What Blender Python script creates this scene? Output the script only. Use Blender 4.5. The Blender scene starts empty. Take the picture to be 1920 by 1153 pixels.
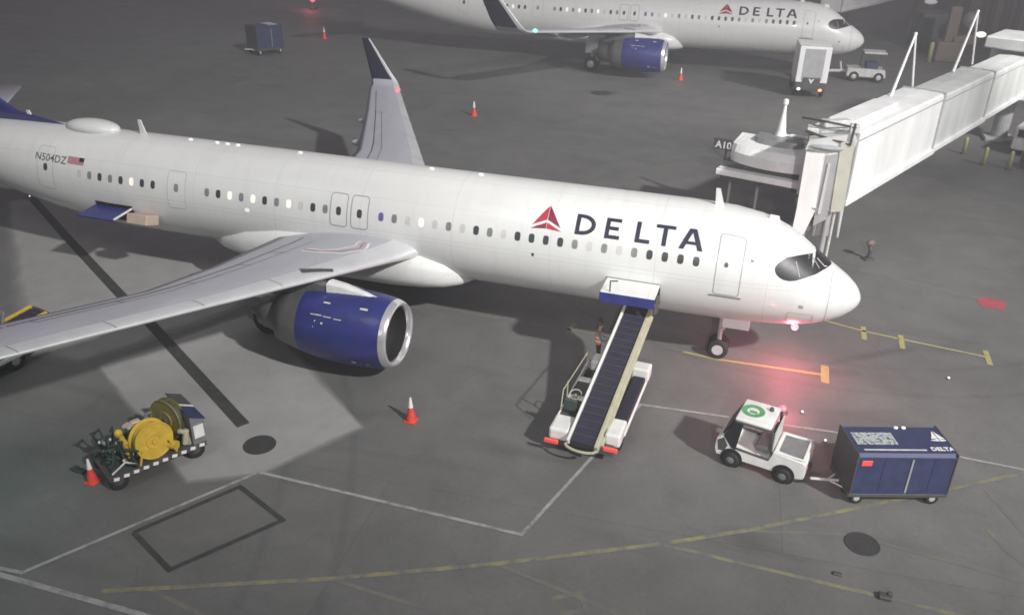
import bpy, bmesh, math, random
from mathutils import Vector, Matrix
random.seed(7)
R = math.radians
S = bpy.context.scene
COL = S.collection
# ------------------------------------------------------------------ camera
cam = bpy.data.cameras.new('camera'); co = bpy.data.objects.new('camera', cam); COL.objects.link(co)
cam.sensor_width = 36; cam.lens = 29.28; cam.clip_start = .5; cam.clip_end = 3000
cr = Vector((0.94843305, 0.31647248, 0.01788656)); cu = Vector((-0.15743363, 0.42133241, 0.89313697)); cf = Vector((-0.27511708, 0.84989657, -0.44942899))
M4 = Matrix((cr, cu, -cf)).transposed().to_4x4(); M4.translation = Vector((-4.0419, -28.2110, 15.4730))
co.matrix_world = M4
cam.dof.use_dof = True; cam.dof.focus_distance = 8.0; cam.dof.aperture_fstop = 2.9   # the webcam is focused a little short
S.camera = co
# ------------------------------------------------------------------ world, floodlights and added fill lamps (night)
W = bpy.data.worlds.new('World'); S.world = W; W.use_nodes = True
bg = W.node_tree.nodes['Background']
bg.inputs[0].default_value = (.83, .78, .87, 1); bg.inputs[1].default_value = .205
S.view_settings.view_transform = 'Standard'; S.view_settings.look = 'None'; S.view_settings.gamma = 1; S.view_settings.exposure = 0

def spot_lamp(name, loc, aim, power, col, radius=1.2, size=120, blend=.6):
    l = bpy.data.lights.new(name, 'SPOT'); l.energy = power; l.color = col; l.shadow_soft_size = radius
    l.spot_size = R(size); l.spot_blend = blend
    o = bpy.data.objects.new(name, l); COL.objects.link(o); o.location = loc
    o.rotation_euler = (Vector(aim) - Vector(loc)).to_track_quat('-Z', 'Y').to_euler()
    return o
spot_lamp('flood_and_fill_lamp', (94, -63, 92), (-22, 17, 0), 1350000, (1, .985, .95), 2.6, 28, 1)
spot_lamp('flood_and_fill_lamp', (8, -92, 44), (-4, 10, 5), 185000, (1, .98, .95), .9, 19, .8)
spot_lamp('flood_and_fill_lamp', (-22, -36, 44), (-24, 0, 0), 14000, (1, .98, .97), 9, 70)  # unseen soft fill lamp, added to lift the shadows
spot_lamp('flood_and_fill_lamp', (30, 20, 26), (-10, 61, 4), 105000, (1, .97, .94), 1.5, 64, .8)  # extra unseen lamp, added to brighten the far airliner

# ------------------------------------------------------------------ materials
def mat(name, col, rough=.6, metal=0, var=.12, scale=3, bump=0, bscale=40, coat=0, emis=None, spec=.5, stretch=None):
    m = bpy.data.materials.new(name); m.use_nodes = True
    nt = m.node_tree; b = nt.nodes['Principled BSDF']
    b.inputs['Roughness'].default_value = rough; b.inputs['Metallic'].default_value = metal
    b.inputs['Specular IOR Level'].default_value = spec
    if coat: b.inputs['Coat Weight'].default_value = coat
    tc = nt.nodes.new('ShaderNodeTexCoord'); mp = nt.nodes.new('ShaderNodeMapping')
    nt.links.new(tc.outputs['Object'], mp.inputs[0])
    if stretch: mp.inputs['Scale'].default_value = stretch
    n = nt.nodes.new('ShaderNodeTexNoise'); n.inputs['Scale'].default_value = scale; n.inputs['Detail'].default_value = 6
    n.inputs['Roughness'].default_value = .65
    nt.links.new(mp.outputs[0], n.inputs['Vector'])
    r = nt.nodes.new('ShaderNodeValToRGB')
    r.color_ramp.elements[0].position = .3; r.color_ramp.elements[1].position = .7
    a = [max(0, c * (1 - var)) for c in col]; c2 = [min(1, c * (1 + var * .6)) for c in col]
    r.color_ramp.elements[0].color = (*a, 1); r.color_ramp.elements[1].color = (*c2, 1)
    nt.links.new(n.outputs['Fac'], r.inputs[0]); nt.links.new(r.outputs[0], b.inputs['Base Color'])
    mr = nt.nodes.new('ShaderNodeMapRange'); mr.inputs['To Min'].default_value = rough * .85; mr.inputs['To Max'].default_value = min(1, rough * 1.15)
    nt.links.new(n.outputs['Fac'], mr.inputs['Value']); nt.links.new(mr.outputs[0], b.inputs['Roughness'])
    if bump:
        n2 = nt.nodes.new('ShaderNodeTexNoise'); n2.inputs['Scale'].default_value = bscale; n2.inputs['Detail'].default_value = 4
        nt.links.new(tc.outputs['Object'], n2.inputs['Vector'])
        bp = nt.nodes.new('ShaderNodeBump'); bp.inputs['Strength'].default_value = bump; bp.inputs['Distance'].default_value = .02
        nt.links.new(n2.outputs['Fac'], bp.inputs['Height']); nt.links.new(bp.outputs[0], b.inputs['Normal'])
    if emis:
        b.inputs['Emission Color'].default_value = (*emis[0], 1); b.inputs['Emission Strength'].default_value = emis[1]
    return m
M = dict(
 white=mat('aircraft_white_paint', (.70, .71, .70), .32, var=.07, scale=.5, coat=.3, stretch=(.4, 1, 2)),
 wing=mat('wing_grey_paint', (.42, .42, .47), .45, var=.10, scale=1.2, stretch=(1, .3, 1)),
 slat=mat('bare_metal_leading_edge', (.68, .69, .71), .35, .35, var=.08, scale=1.5),
 navy=mat('navy_blue_paint', (.022, .03, .17), .42, var=.28, scale=1.6, coat=.15),
 navy2=mat('dark_navy_canvas', (.03, .04, .105), .55, var=.25, scale=3),
 chrome=mat('polished_inlet_metal', (.82, .82, .83), .25, .75, var=.05),
 engmetal=mat('engine_grey_metal', (.17, .17, .175), .42, .4, var=.2, scale=2),
 dark=mat('dark_void', (.012, .012, .014), .8, var=.1),
 seal=mat('door_seal_grey', (.30, .31, .31), .6),
 glassd=mat('cockpit_black_mask', (.018, .018, .022), .42, var=.1),
 pane=mat('cabin_window_dark', (.05, .055, .06), .3, var=.2),
 pane2=mat('cabin_window_grey', (.22, .23, .23), .4, var=.2),
 pane3=mat('cabin_shade_pale', (.56, .56, .54), .5, var=.1),
 panepur=mat('cabin_window_violet', (.14, .11, .34), .3),
 panelit=mat('cabin_window_lit', (.8, .78, .7), .4, emis=((1, .93, .8), .5)),
 tyre=mat('rubber_tyre', (.02, .02, .021), .8, var=.3, scale=8),
 hub=mat('wheel_hub_grey', (.55, .55, .54), .45, .2),
 gear=mat('gear_strut_paint', (.5, .5, .5), .4, .2),
 regist=mat('faded_registration_paint', (.13, .13, .15), .5, var=.2),
 letter=mat('navy_lettering', (.012, .015, .04), .6, var=.08),
 red=mat('emblem_red', (.42, .022, .04), .4, var=.1),
 redd=mat('emblem_dark_red', (.20, .012, .03), .4, var=.1),
 flagr=mat('flag_stripes', (.45, .22, .24), .5, var=.1),
 whitep=mat('white_enamel', (.74, .74, .72), .4, var=.12, scale=3, coat=.2),
 dirtyw=mat('scuffed_white_enamel', (.58, .58, .56), .5, var=.25, scale=4),
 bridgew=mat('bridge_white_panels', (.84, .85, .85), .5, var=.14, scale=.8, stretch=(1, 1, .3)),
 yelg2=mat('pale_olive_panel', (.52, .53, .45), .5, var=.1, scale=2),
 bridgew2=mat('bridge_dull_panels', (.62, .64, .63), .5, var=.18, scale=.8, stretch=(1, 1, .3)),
 bridgeg=mat('bridge_grey_trim', (.38, .39, .40), .5, var=.15, scale=2),
 greyd=mat('dark_grey_metal', (.07, .072, .075), .55, var=.25, scale=4),
 greym=mat('mid_grey_metal', (.22, .225, .23), .5, .2, var=.2, scale=4),
 belt=mat('conveyor_belt', (.022, .022, .04), .65, var=.25, scale=5),
 yel=mat('yellow_enamel', (.60, .40, .045), .42, var=.2, scale=4),
 yelg=mat('yellow_cream_rail', (.42, .41, .30), .5, var=.15, scale=3),
 olive=mat('olive_weathered_reel', (.20, .17, .05), .55, var=.3, scale=4),
 orange=mat('cone_orange', (.72, .07, .045), .5, var=.15, scale=8),
 reflect=mat('reflective_white_band', (.8, .78, .78), .4, var=.05),
 green=mat('green_decal', (.10, .34, .13), .5, var=.3, scale=6),
 piping=mat('dark_green_piping', (.03, .055, .045), .45, var=.4, scale=8),
 beige=mat('beige_hold_lining', (.50, .38, .32), .6, var=.1),
 brown=mat('brown_equipment_paint', (.17, .13, .115), .6, var=.2),
 bollard=mat('bollard_yellow', (.38, .40, .17), .6, var=.2, scale=5),
 teal=mat('teal_jacket', (.05, .22, .22), .8, var=.2, scale=10),
 hivis=mat('orange_vest', (.75, .22, .10), .7, var=.15, scale=10),
 skin=mat('skin', (.48, .27, .19), .6, var=.1, scale=10),
 cloth=mat('dark_work_trousers', (.03, .033, .045), .85, var=.2, scale=10),
 wall=mat('terminal_wall_panels', (.17, .165, .155), .8, var=.2, scale=.3, bump=.2, bscale=6),
 wall2=mat('terminal_pale_panel', (.30, .30, .27), .8, var=.15, scale=.5),
 pink=mat('terminal_rose_panel', (.26, .16, .16), .8, var=.15, scale=.5),
 cast=mat('cast_iron_cover', (.045, .045, .047), .7, var=.3, scale=10, bump=.4, bscale=30),
 redlamp=mat('red_lamp_lens', (.9, .25, .3), .3, emis=((1, .36, .52), 1.5)),
 redlamp2=mat('red_marker_lens', (.8, .12, .15), .3, emis=((1, .20, .26), 1.0)),
 redlow=mat('tail_lamp_and_reflection_red', (.75, .08, .06), .4, emis=((1, .1, .08), .2)),
 greenlamp=mat('green_nav_lens', (.3, .9, .6), .3, emis=((.22, 1, .66), 1.4)),
 whitelamp=mat('white_lamp_lens', (.9, .9, .85), .3, emis=((1, .93, .8), 1.2)),
 stud=mat('white_stud', (.8, .8, .8), .5, emis=((1, 1, 1), .35)),
)

def skin_joints(m):
    nt = m.node_tree; N = nt.nodes; L = nt.links; b = N['Principled BSDF']; src = b.inputs['Base Color'].links[0].from_socket
    tc = N.new('ShaderNodeTexCoord'); sp = N.new('ShaderNodeSeparateXYZ'); L.new(tc.outputs['Object'], sp.inputs[0])
    def lines(sock, period, width):
        a = N.new('ShaderNodeMath'); a.operation = 'PINGPONG'; L.new(sock, a.inputs[0]); a.inputs[1].default_value = period / 2
        c = N.new('ShaderNodeMath'); c.operation = 'LESS_THAN'; L.new(a.outputs[0], c.inputs[0]); c.inputs[1].default_value = width; return c.outputs[0]
    at = N.new('ShaderNodeMath'); at.operation = 'ARCTAN2'; s3 = N.new('ShaderNodeMath'); s3.operation = 'SUBTRACT'; L.new(sp.outputs[2], s3.inputs[0]); s3.inputs[1].default_value = 3.8
    L.new(s3.outputs[0], at.inputs[0]); L.new(sp.outputs[1], at.inputs[1])
    mxm = N.new('ShaderNodeMath'); mxm.operation = 'MAXIMUM'; L.new(lines(sp.outputs[0], 3.73, .014), mxm.inputs[0]); L.new(lines(at.outputs[0], .62, .006), mxm.inputs[1])
    mx = N.new('ShaderNodeMix'); mx.data_type = 'RGBA'; L.new(mxm.outputs[0], mx.inputs[0]); L.new(src, mx.inputs[6]); mx.inputs[7].default_value = (.59, .60, .59, 1)
    # light grime streaks running down the skin
    mp = N.new('ShaderNodeMapping'); mp.inputs['Scale'].default_value = (1.6, .2, .25); L.new(tc.outputs['Object'], mp.inputs[0])
    n = N.new('ShaderNodeTexNoise'); n.inputs['Scale'].default_value = 2.2; n.inputs['Detail'].default_value = 7; L.new(mp.outputs[0], n.inputs['Vector'])
    mr = N.new('ShaderNodeMapRange'); mr.inputs['From Min'].default_value = .5; mr.inputs['From Max'].default_value = .8; mr.inputs['To Max'].default_value = .35; L.new(n.outputs['Fac'], mr.inputs['Value'])
    m2 = N.new('ShaderNodeMix'); m2.data_type = 'RGBA'; L.new(mr.outputs[0], m2.inputs[0]); L.new(mx.outputs[2], m2.inputs[6]); m2.inputs[7].default_value = (.56, .56, .53, 1)
    L.new(m2.outputs[2], b.inputs['Base Color'])
skin_joints(M['white'])
# ------------------------------------------------------------------ mesh helpers
def obj(name, bm, m, parent=None, smooth=False, label=None, recalc=True):
    if recalc: bmesh.ops.recalc_face_normals(bm, faces=bm.faces[:])
    me = bpy.data.meshes.new(name); bm.to_mesh(me); bm.free()
    for k in (m if isinstance(m, (list, tuple)) else [m]): me.materials.append(k)
    if smooth:
        for f in me.polygons: f.use_smooth = True
    o = bpy.data.objects.new(name, me); COL.objects.link(o)
    if parent: o.parent = parent
    if label: o['label'] = label
    return o
def parts(name, bm, m, parent=None, smooth=False, label=None):
    """one object for every separate piece in bm"""
    bm.verts.ensure_lookup_table(); seen = {}; k = 0; out = None
    for v in bm.verts:
        if v in seen: continue
        st = [v]; seen[v] = k
        while st:
            q = st.pop()
            for e in q.link_edges:
                w = e.other_vert(q)
                if w not in seen: seen[w] = k; st.append(w)
        k += 1
    for i in range(k):
        c = bmesh.new(); mp = {}
        for v in bm.verts:
            if seen[v] == i: mp[v] = c.verts.new(v.co)
        for f in bm.faces:
            if seen[f.verts[0]] == i: c.faces.new([mp[v] for v in f.verts])
        o = obj(name, c, m, parent, smooth, label); out = out or o
    bm.free(); return out
def smooth_angle(o, deg=35):
    me = o.data
    for f in me.polygons: f.use_smooth = True
    bm = bmesh.new(); bm.from_mesh(me)
    for e in bm.edges:
        if len(e.link_faces) == 2 and e.calc_face_angle(0) > R(deg): e.smooth = False
    bm.to_mesh(me); bm.free(); return o
def tag(o, label, cat, group=None):
    o['label'] = label; o['category'] = cat
    if group: o['group'] = group
    return o
def thing(name, label, cat, loc=(0, 0, 0), rz=0, group=None):
    o = bpy.data.objects.new(name, None); COL.objects.link(o); o.empty_display_size = .3
    o.location = loc; o.rotation_euler = (0, 0, rz); return tag(o, label, cat, group)
def structure(o): o['kind'] = 'structure'; return o
def copy_tree(o, parent=None, skip=()):
    c = o.copy(); COL.objects.link(c)
    if parent: c.parent = parent
    for ch in [k for k in bpy.data.objects if k.parent == o]:
        if ch.name.split('.')[0] in skip: continue
        copy_tree(ch, c, skip)
    return c
def box(bm, c, s, rot=None, bev=0, segs=1):
    m = Matrix.Translation(c) @ (rot.to_4x4() if rot is not None else Matrix()) @ Matrix.Diagonal((*s, 1))
    g = bmesh.ops.create_cube(bm, size=1, matrix=m)
    if bev:
        vs = set(g['verts']); es = [e for e in bm.edges if e.verts[0] in vs and e.verts[1] in vs]
        bmesh.ops.bevel(bm, geom=es, offset=bev, segments=segs, affect='EDGES', profile=.5)
    return bm
def nb(): return bmesh.new()
def tube(bm, a, b, r, r2=None, n=10, cap=True):
    a = Vector(a); b = Vector(b); d = b - a; L = d.length
    q = d.to_track_quat('Z', 'Y').to_matrix().to_4x4()
    bmesh.ops.create_cone(bm, cap_ends=cap, segments=n, radius1=r, radius2=r if r2 is None else r2, depth=L, matrix=Matrix.Translation((a + b) / 2) @ q)
    return bm
def path(bm, pts, r, n=8):
    for i in range(len(pts) - 1): tube(bm, pts[i], pts[i + 1], r, n=n)
    for p in pts[1:-1]:
        bmesh.ops.create_icosphere(bm, subdivisions=1, radius=r, matrix=Matrix.Translation(p))
    return bm
def lathe(bm, prof, n=48, mtx=None, axis='Z', close=False):
    rings = []
    for (h, r) in prof:
        ring = []
        for i in range(n):
            a = 2 * math.pi * i / n
            if axis == 'X': v = Vector((h, r * math.cos(a), r * math.sin(a)))
            elif axis == 'Y': v = Vector((r * math.cos(a), h, r * math.sin(a)))
            else: v = Vector((r * math.cos(a), r * math.sin(a), h))
            if mtx: v = mtx @ v
            ring.append(bm.verts.new(v))
        rings.append(ring)
    for k in range(len(rings) - 1):
        for i in range(n):
            j = (i + 1) % n
            bm.faces.new((rings[k][i], rings[k][j], rings[k + 1][j], rings[k + 1][i]))
    if close:
        bm.faces.new(rings[0]); bm.faces.new(rings[-1])
    return bm
def loft(bm, secs, cap=True, closed=True, mats=None):
    rs = [[bm.verts.new(v) for v in s] for s in secs]; n = len(rs[0])
    for k in range(len(rs) - 1):
        for i in range(n if closed else n - 1):
            j = (i + 1) % n
            f = bm.faces.new((rs[k][i], rs[k][j], rs[k + 1][j], rs[k + 1][i]))
            if mats: f.material_index = mats(k, i)
    if cap:
        bm.faces.new(rs[0]); bm.faces.new(rs[-1])
    return bm
def prism(bm, poly, axis, a, b):
    """polygon of 2-D points extruded from a to b along the axis"""
    def mk(p, t): return {'X': (t, p[0], p[1]), 'Y': (p[0], t, p[1]), 'Z': (p[0], p[1], t)}[axis]
    v0 = [bm.verts.new(mk(p, a)) for p in poly]; v1 = [bm.verts.new(mk(p, b)) for p in poly]
    bm.faces.new(v0); bm.faces.new(v1); n = len(poly)
    for i in range(n): bm.faces.new((v0[i], v0[(i + 1) % n], v1[(i + 1) % n], v1[i]))
    return bm
def ball(bm, c, s, u=20, v=12):
    bmesh.ops.create_uvsphere(bm, u_segments=u, v_segments=v, radius=1, matrix=Matrix.Translation(c) @ Matrix.Diagonal((*s, 1)))
    return bm
def text_bm(txt, size, mtx, ext=.004, bold=0.0, vmap=None):
    c = bpy.data.curves.new('t', 'FONT'); c.body = txt; c.size = size; c.extrude = ext; c.offset = bold; c.align_x = 'LEFT'; c.resolution_u = 3
    o = bpy.data.objects.new('t', c); COL.objects.link(o)
    dg = bpy.context.evaluated_depsgraph_get(); me = bpy.data.meshes.new_from_object(o.evaluated_get(dg))
    bm = bmesh.new(); bm.from_mesh(me)
    bpy.data.objects.remove(o); bpy.data.curves.remove(c); bpy.data.meshes.remove(me)
    if vmap:
        for v in bm.verts: v.co = vmap(v.co)
    else: bm.transform(mtx)
    return bm

# ------------------------------------------------------------------ apron
def apron_material():
    m = bpy.data.materials.new('apron_asphalt'); m.use_nodes = True; nt = m.node_tree; N = nt.nodes; L = nt.links
    b = N['Principled BSDF']
    geo = N.new('ShaderNodeNewGeometry')
    def noise(scale, det=6, rough=.6, dist=0):
        n = N.new('ShaderNodeTexNoise'); n.inputs['Scale'].default_value = scale; n.inputs['Detail'].default_value = det
        n.inputs['Roughness'].default_value = rough; n.inputs['Distortion'].default_value = dist
        L.new(geo.outputs['Position'], n.inputs['Vector']); return n
    def ramp(src, p0, p1, c0, c1):
        r = N.new('ShaderNodeMapRange'); r.inputs['From Min'].default_value = p0; r.inputs['From Max'].default_value = p1
        r.inputs['To Min'].default_value = c0; r.inputs['To Max'].default_value = c1; L.new(src, r.inputs['Value']); return r.outputs[0]
    def mul(a, c):
        k = N.new('ShaderNodeMath'); k.operation = 'MULTIPLY'
        L.new(a, k.inputs[0]); L.new(c, k.inputs[1]); return k.outputs[0]
    v = mul(ramp(noise(.07, 4).outputs['Fac'], .3, .7, .84, 1.14), ramp(noise(.55, 6, .65, .6).outputs['Fac'], .3, .7, .88, 1.1))
    v = mul(v, ramp(noise(7, 8, .7).outputs['Fac'], .3, .7, .90, 1.08))
    v = mul(v, ramp(noise(90, 3, .7).outputs['Fac'], .3, .7, .93, 1.07))
    # oily scuffs, long thin ones
    mp = N.new('ShaderNodeMapping'); mp.inputs['Scale'].default_value = (.12, .7, 1); mp.inputs['Rotation'].default_value = (0, 0, R(-18))
    L.new(geo.outputs['Position'], mp.inputs[0])
    ns = N.new('ShaderNodeTexNoise'); ns.inputs['Scale'].default_value = 1.1; ns.inputs['Detail'].default_value = 5; L.new(mp.outputs[0], ns.inputs['Vector'])
    v = mul(v, ramp(ns.outputs['Fac'], .58, .72, 1, .84))
    # stains with a place of their own: (x, y, rx, ry, angle, darkest)
    nz = noise(1.4, 4)
    for (x, y, rx, ry, an, dk) in ((-19, 42.5, 1.7, .9, 10, .62), (.7, 2.2, 2.3, .28, 38, .72), (-1.0, .2, 1.0, .35, 15, .7), (-15.5, -8, 2.2, .35, 28, .86),
                                   (-8.2, -5.5, 1.6, 2.6, 0, .82), (-20.4, -12.4, 1.8, 2.2, 0, .86), (3.2, 3.6, 1.4, .5, 20, .82), (-30, -3, 4, 2.5, 20, .85),
                                   (9, 13, 4, 1.5, 60, .86), (-3.2, -9.8, .9, .4, 0, .8), (-11, 40, 6, 2, 5, .86)):
        mpp = N.new('ShaderNodeMapping'); mpp.vector_type = 'TEXTURE'
        mpp.inputs['Location'].default_value = (x, y, 0); mpp.inputs['Rotation'].default_value = (0, 0, R(an)); mpp.inputs['Scale'].default_value = (rx, ry, 1)
        L.new(geo.outputs['Position'], mpp.inputs[0])
        ln = N.new('ShaderNodeVectorMath'); ln.operation = 'LENGTH'; L.new(mpp.outputs[0], ln.inputs[0])
        ad = N.new('ShaderNodeMath'); ad.operation = 'MULTIPLY_ADD'; L.new(nz.outputs['Fac'], ad.inputs[0]); ad.inputs[1].default_value = 1.4
        L.new(ln.outputs['Value'], ad.inputs[2])
        v = mul(v, ramp(ad.outputs[0], .9, 1.9, dk, 1))
    # seams between paving lanes
    br = N.new('ShaderNodeTexBrick'); br.inputs['Scale'].default_value = 1; br.inputs['Mortar Size'].default_value = .012; br.inputs['Brick Width'].default_value = 22; br.inputs['Row Height'].default_value = 7.3
    br.inputs['Color1'].default_value = (1, 1, 1, 1); br.inputs['Color2'].default_value = (.93, .93, .93, 1); br.inputs['Mortar'].default_value = (.70, .70, .70, 1)
    mb = N.new('ShaderNodeMapping'); mb.inputs['Rotation'].default_value = (0, 0, R(-4)); mb.inputs['Location'].default_value = (3, 2.6, 0); L.new(geo.outputs['Position'], mb.inputs[0]); L.new(mb.outputs[0], br.inputs['Vector'])
    bw = N.new('ShaderNodeRGBToBW'); L.new(br.outputs['Color'], bw.inputs[0]); v = mul(v, bw.outputs[0])
    vo = N.new('ShaderNodeTexVoronoi'); vo.feature = 'DISTANCE_TO_EDGE'; vo.inputs['Scale'].default_value = .13
    wr = N.new('ShaderNodeVectorMath'); wr.operation = 'MULTIPLY_ADD'; L.new(noise(.5, 5).outputs['Color'], wr.inputs[0]); wr.inputs[1].default_value = (2.2, 2.2, 0); L.new(geo.outputs['Position'], wr.inputs[2])
    L.new(wr.outputs[0], vo.inputs['Vector']); v = mul(v, ramp(vo.outputs['Distance'], 0, .0045, .90, 1))
    for (cx, cy, rad, wd) in ((-2, 14, 13.2, .16), (-2, 14, 15.0, .16), (-38, -22, 24.0, .2), (-38, -22, 26.0, .2)):   # curved tyre tracks
        d0 = N.new('ShaderNodeVectorMath'); d0.operation = 'DISTANCE'; L.new(geo.outputs['Position'], d0.inputs[0]); d0.inputs[1].default_value = (cx, cy, 0)
        d1 = N.new('ShaderNodeMath'); d1.operation = 'SUBTRACT'; L.new(d0.outputs['Value'], d1.inputs[0]); d1.inputs[1].default_value = rad
        d2 = N.new('ShaderNodeMath'); d2.operation = 'ABSOLUTE'; L.new(d1.outputs[0], d2.inputs[0]); v = mul(v, ramp(d2.outputs[0], wd * .3, wd, .90, 1))
    # warm / cool drift of the surface
    cr_ = N.new('ShaderNodeMix'); cr_.data_type = 'RGBA'; L.new(noise(.12, 3).outputs['Fac'], cr_.inputs[0])
    cr_.inputs[6].default_value = (.150, .147, .144, 1); cr_.inputs[7].default_value = (.145, .150, .145, 1)
    mx = N.new('ShaderNodeVectorMath'); mx.operation = 'SCALE'; L.new(cr_.outputs[2], mx.inputs[0]); L.new(v, mx.inputs['Scale'])
    L.new(mx.outputs[0], b.inputs['Base Color'])
    L.new(ramp(noise(.4, 5).outputs['Fac'], .3, .7, .50, .78), b.inputs['Roughness'])
    bp = N.new('ShaderNodeBump'); bp.inputs['Strength'].default_value = .25; bp.inputs['Distance'].default_value = .01
    L.new(noise(60, 4).outputs['Fac'], bp.inputs['Height']); L.new(bp.outputs[0], b.inputs['Normal'])
    return m
def worn(name, col, base, lo=.42, hi=.60, sc=3.5, rough=.7):
    """paint worn through to the asphalt in patches"""
    m = bpy.data.materials.new(name); m.use_nodes = True; nt = m.node_tree; N = nt.nodes; L = nt.links; b = N['Principled BSDF']
    geo = N.new('ShaderNodeNewGeometry'); n = N.new('ShaderNodeTexNoise'); n.inputs['Scale'].default_value = sc; n.inputs['Detail'].default_value = 8; n.inputs['Roughness'].default_value = .7
    L.new(geo.outputs['Position'], n.inputs['Vector'])
    r = N.new('ShaderNodeMapRange'); r.inputs['From Min'].default_value = lo; r.inputs['From Max'].default_value = hi; L.new(n.outputs['Fac'], r.inputs['Value'])
    mx = N.new('ShaderNodeMix'); mx.data_type = 'RGBA'; L.new(r.outputs[0], mx.inputs[0]); mx.inputs[6].default_value = (*col, 1); mx.inputs[7].default_value = (*base, 1)
    L.new(mx.outputs[2], b.inputs['Base Color']); b.inputs['Roughness'].default_value = rough
    return m
bm = nb()
for (x0, x1, y0, y1) in ((-700, 700, -500, 900),):
    bmesh.ops.create_grid(bm, x_segments=20, y_segments=20, size=1, matrix=Matrix.Translation(((x0 + x1) / 2, (y0 + y1) / 2, 0)) @ Matrix.Diagonal(((x1 - x0) / 2, (y1 - y0) / 2, 1, 1)))
structure(obj('apron_ground', bm, apron_material(), recalc=False))

ASP = (.14, .14, .138)
PW = worn('worn_white_line', (.34, .34, .34), ASP, .46, .70, 2.2)
PW2 = worn('faint_white_line', (.20, .20, .20), ASP, .45, .65, 2.5)
PY = worn('worn_yellow_line', (.26, .245, .12), ASP, .38, .60, 1.6)
PY2 = worn('fresh_yellow_line', (.37, .34, .15), (.2, .18, .1), .52, .75, 3)
PYO = worn('faint_yellow_line', (.185, .18, .125), ASP, .36, .56, 1.3)
PD = worn('dark_sealed_joint', (.035, .036, .034), (.06, .06, .058), .4, .65, 3)
PR = worn('faded_red_paint', (.42, .075, .09), (.14, .09, .09), .5, .7, 2.5)
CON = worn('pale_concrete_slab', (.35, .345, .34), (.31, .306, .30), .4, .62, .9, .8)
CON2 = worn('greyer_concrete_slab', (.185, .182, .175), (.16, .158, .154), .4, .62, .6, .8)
def line(name, pts, w, m, z=.008):
    bm = nb()
    for i in range(len(pts) - 1):
        a = Vector((*pts[i], 0)); b = Vector((*pts[i + 1], 0)); d = (b - a).normalized(); n = Vector((-d.y, d.x, 0)) * w / 2
        k = max(1, int((b - a).length / 1.5)); a -= d * (w / 2 if i else 0)
        ra = [(bm.verts.new(a.lerp(b, j / k) + n + Vector((0, 0, z + i * .0015))), bm.verts.new(a.lerp(b, j / k) - n + Vector((0, 0, z + i * .0015)))) for j in range(k + 1)]
        for j in range(k): bm.faces.new((ra[j][0], ra[j][1], ra[j + 1][1], ra[j + 1][0]))
    return structure(obj(name, bm, m))
def sheet(name, pts, m, z=.004):
    bm = nb(); bm.faces.new([bm.verts.new((x, y, z)) for x, y in pts]); return structure(obj(name, bm, m))
def soft_sheet(name, pts, m, z, e=.7):
    me = bpy.data.meshes.new(name); n = len(pts); P2 = [Vector(p) for p in pts]; ctr = sum(P2, Vector((0, 0))) / n
    fine = []
    for i in range(n):
        a, b = P2[i], P2[(i + 1) % n]; k = max(1, int((b - a).length / .9))
        for j in range(k): fine.append(a.lerp(b, j / k))
    inn = [p + (ctr - p).normalized() * (e * random.uniform(.5, 1.0)) for p in fine]; out = [p - (ctr - p).normalized() * (e * random.uniform(.4, 1.0)) for p in fine]; N_ = len(fine)
    me.from_pydata([(*ctr, z)] + [(*p, z) for p in inn] + [(*p, z) for p in out], [], [(0, 1 + i, 1 + (i + 1) % N_) for i in range(N_)] + [(1 + i, 1 + N_ + i, 1 + N_ + (i + 1) % N_, 1 + (i + 1) % N_) for i in range(N_)])
    at = me.attributes.new('cover', 'FLOAT', 'POINT')
    for i in range(1 + N_): at.data[i].value = 1
    me.materials.append(m); o = bpy.data.objects.new(name, me); COL.objects.link(o); return structure(o)
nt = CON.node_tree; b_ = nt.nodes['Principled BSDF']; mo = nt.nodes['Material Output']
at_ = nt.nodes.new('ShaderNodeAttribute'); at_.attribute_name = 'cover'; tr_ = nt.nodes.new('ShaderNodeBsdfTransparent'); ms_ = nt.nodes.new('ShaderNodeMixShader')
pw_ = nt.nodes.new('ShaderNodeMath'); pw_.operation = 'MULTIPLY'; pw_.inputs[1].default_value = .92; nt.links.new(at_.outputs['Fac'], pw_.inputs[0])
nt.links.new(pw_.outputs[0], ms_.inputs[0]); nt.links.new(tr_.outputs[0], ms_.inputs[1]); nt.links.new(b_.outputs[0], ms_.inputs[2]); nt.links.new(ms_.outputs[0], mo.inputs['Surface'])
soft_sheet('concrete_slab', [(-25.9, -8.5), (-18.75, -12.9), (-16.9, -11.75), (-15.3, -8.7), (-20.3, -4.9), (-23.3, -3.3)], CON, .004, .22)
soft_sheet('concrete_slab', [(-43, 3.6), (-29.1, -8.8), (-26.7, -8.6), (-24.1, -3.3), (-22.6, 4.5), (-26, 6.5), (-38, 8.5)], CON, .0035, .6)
# white envelope lines
line('white_line', [(-21.3, -17.3), (-20.32, -17.19), (-17.09, -11.78), (-8.99, -11.71), (-7.15, -4.35), (-1.0, -3.8), (4.5, -3.9), (14, -3.9)], .11, PW)
line('white_line', [(-21.5, -17.45), (-16.0, -17.3), (-8, -17.2)], .15, PW, .009)
line('white_line', [(-2, 11.0), (.98, 10.15), (6.8, 8.45), (16, 5.8)], .10, PW2)
line('white_line', [(-24, 24), (-4, 27.5)], .10, PW2)
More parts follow.
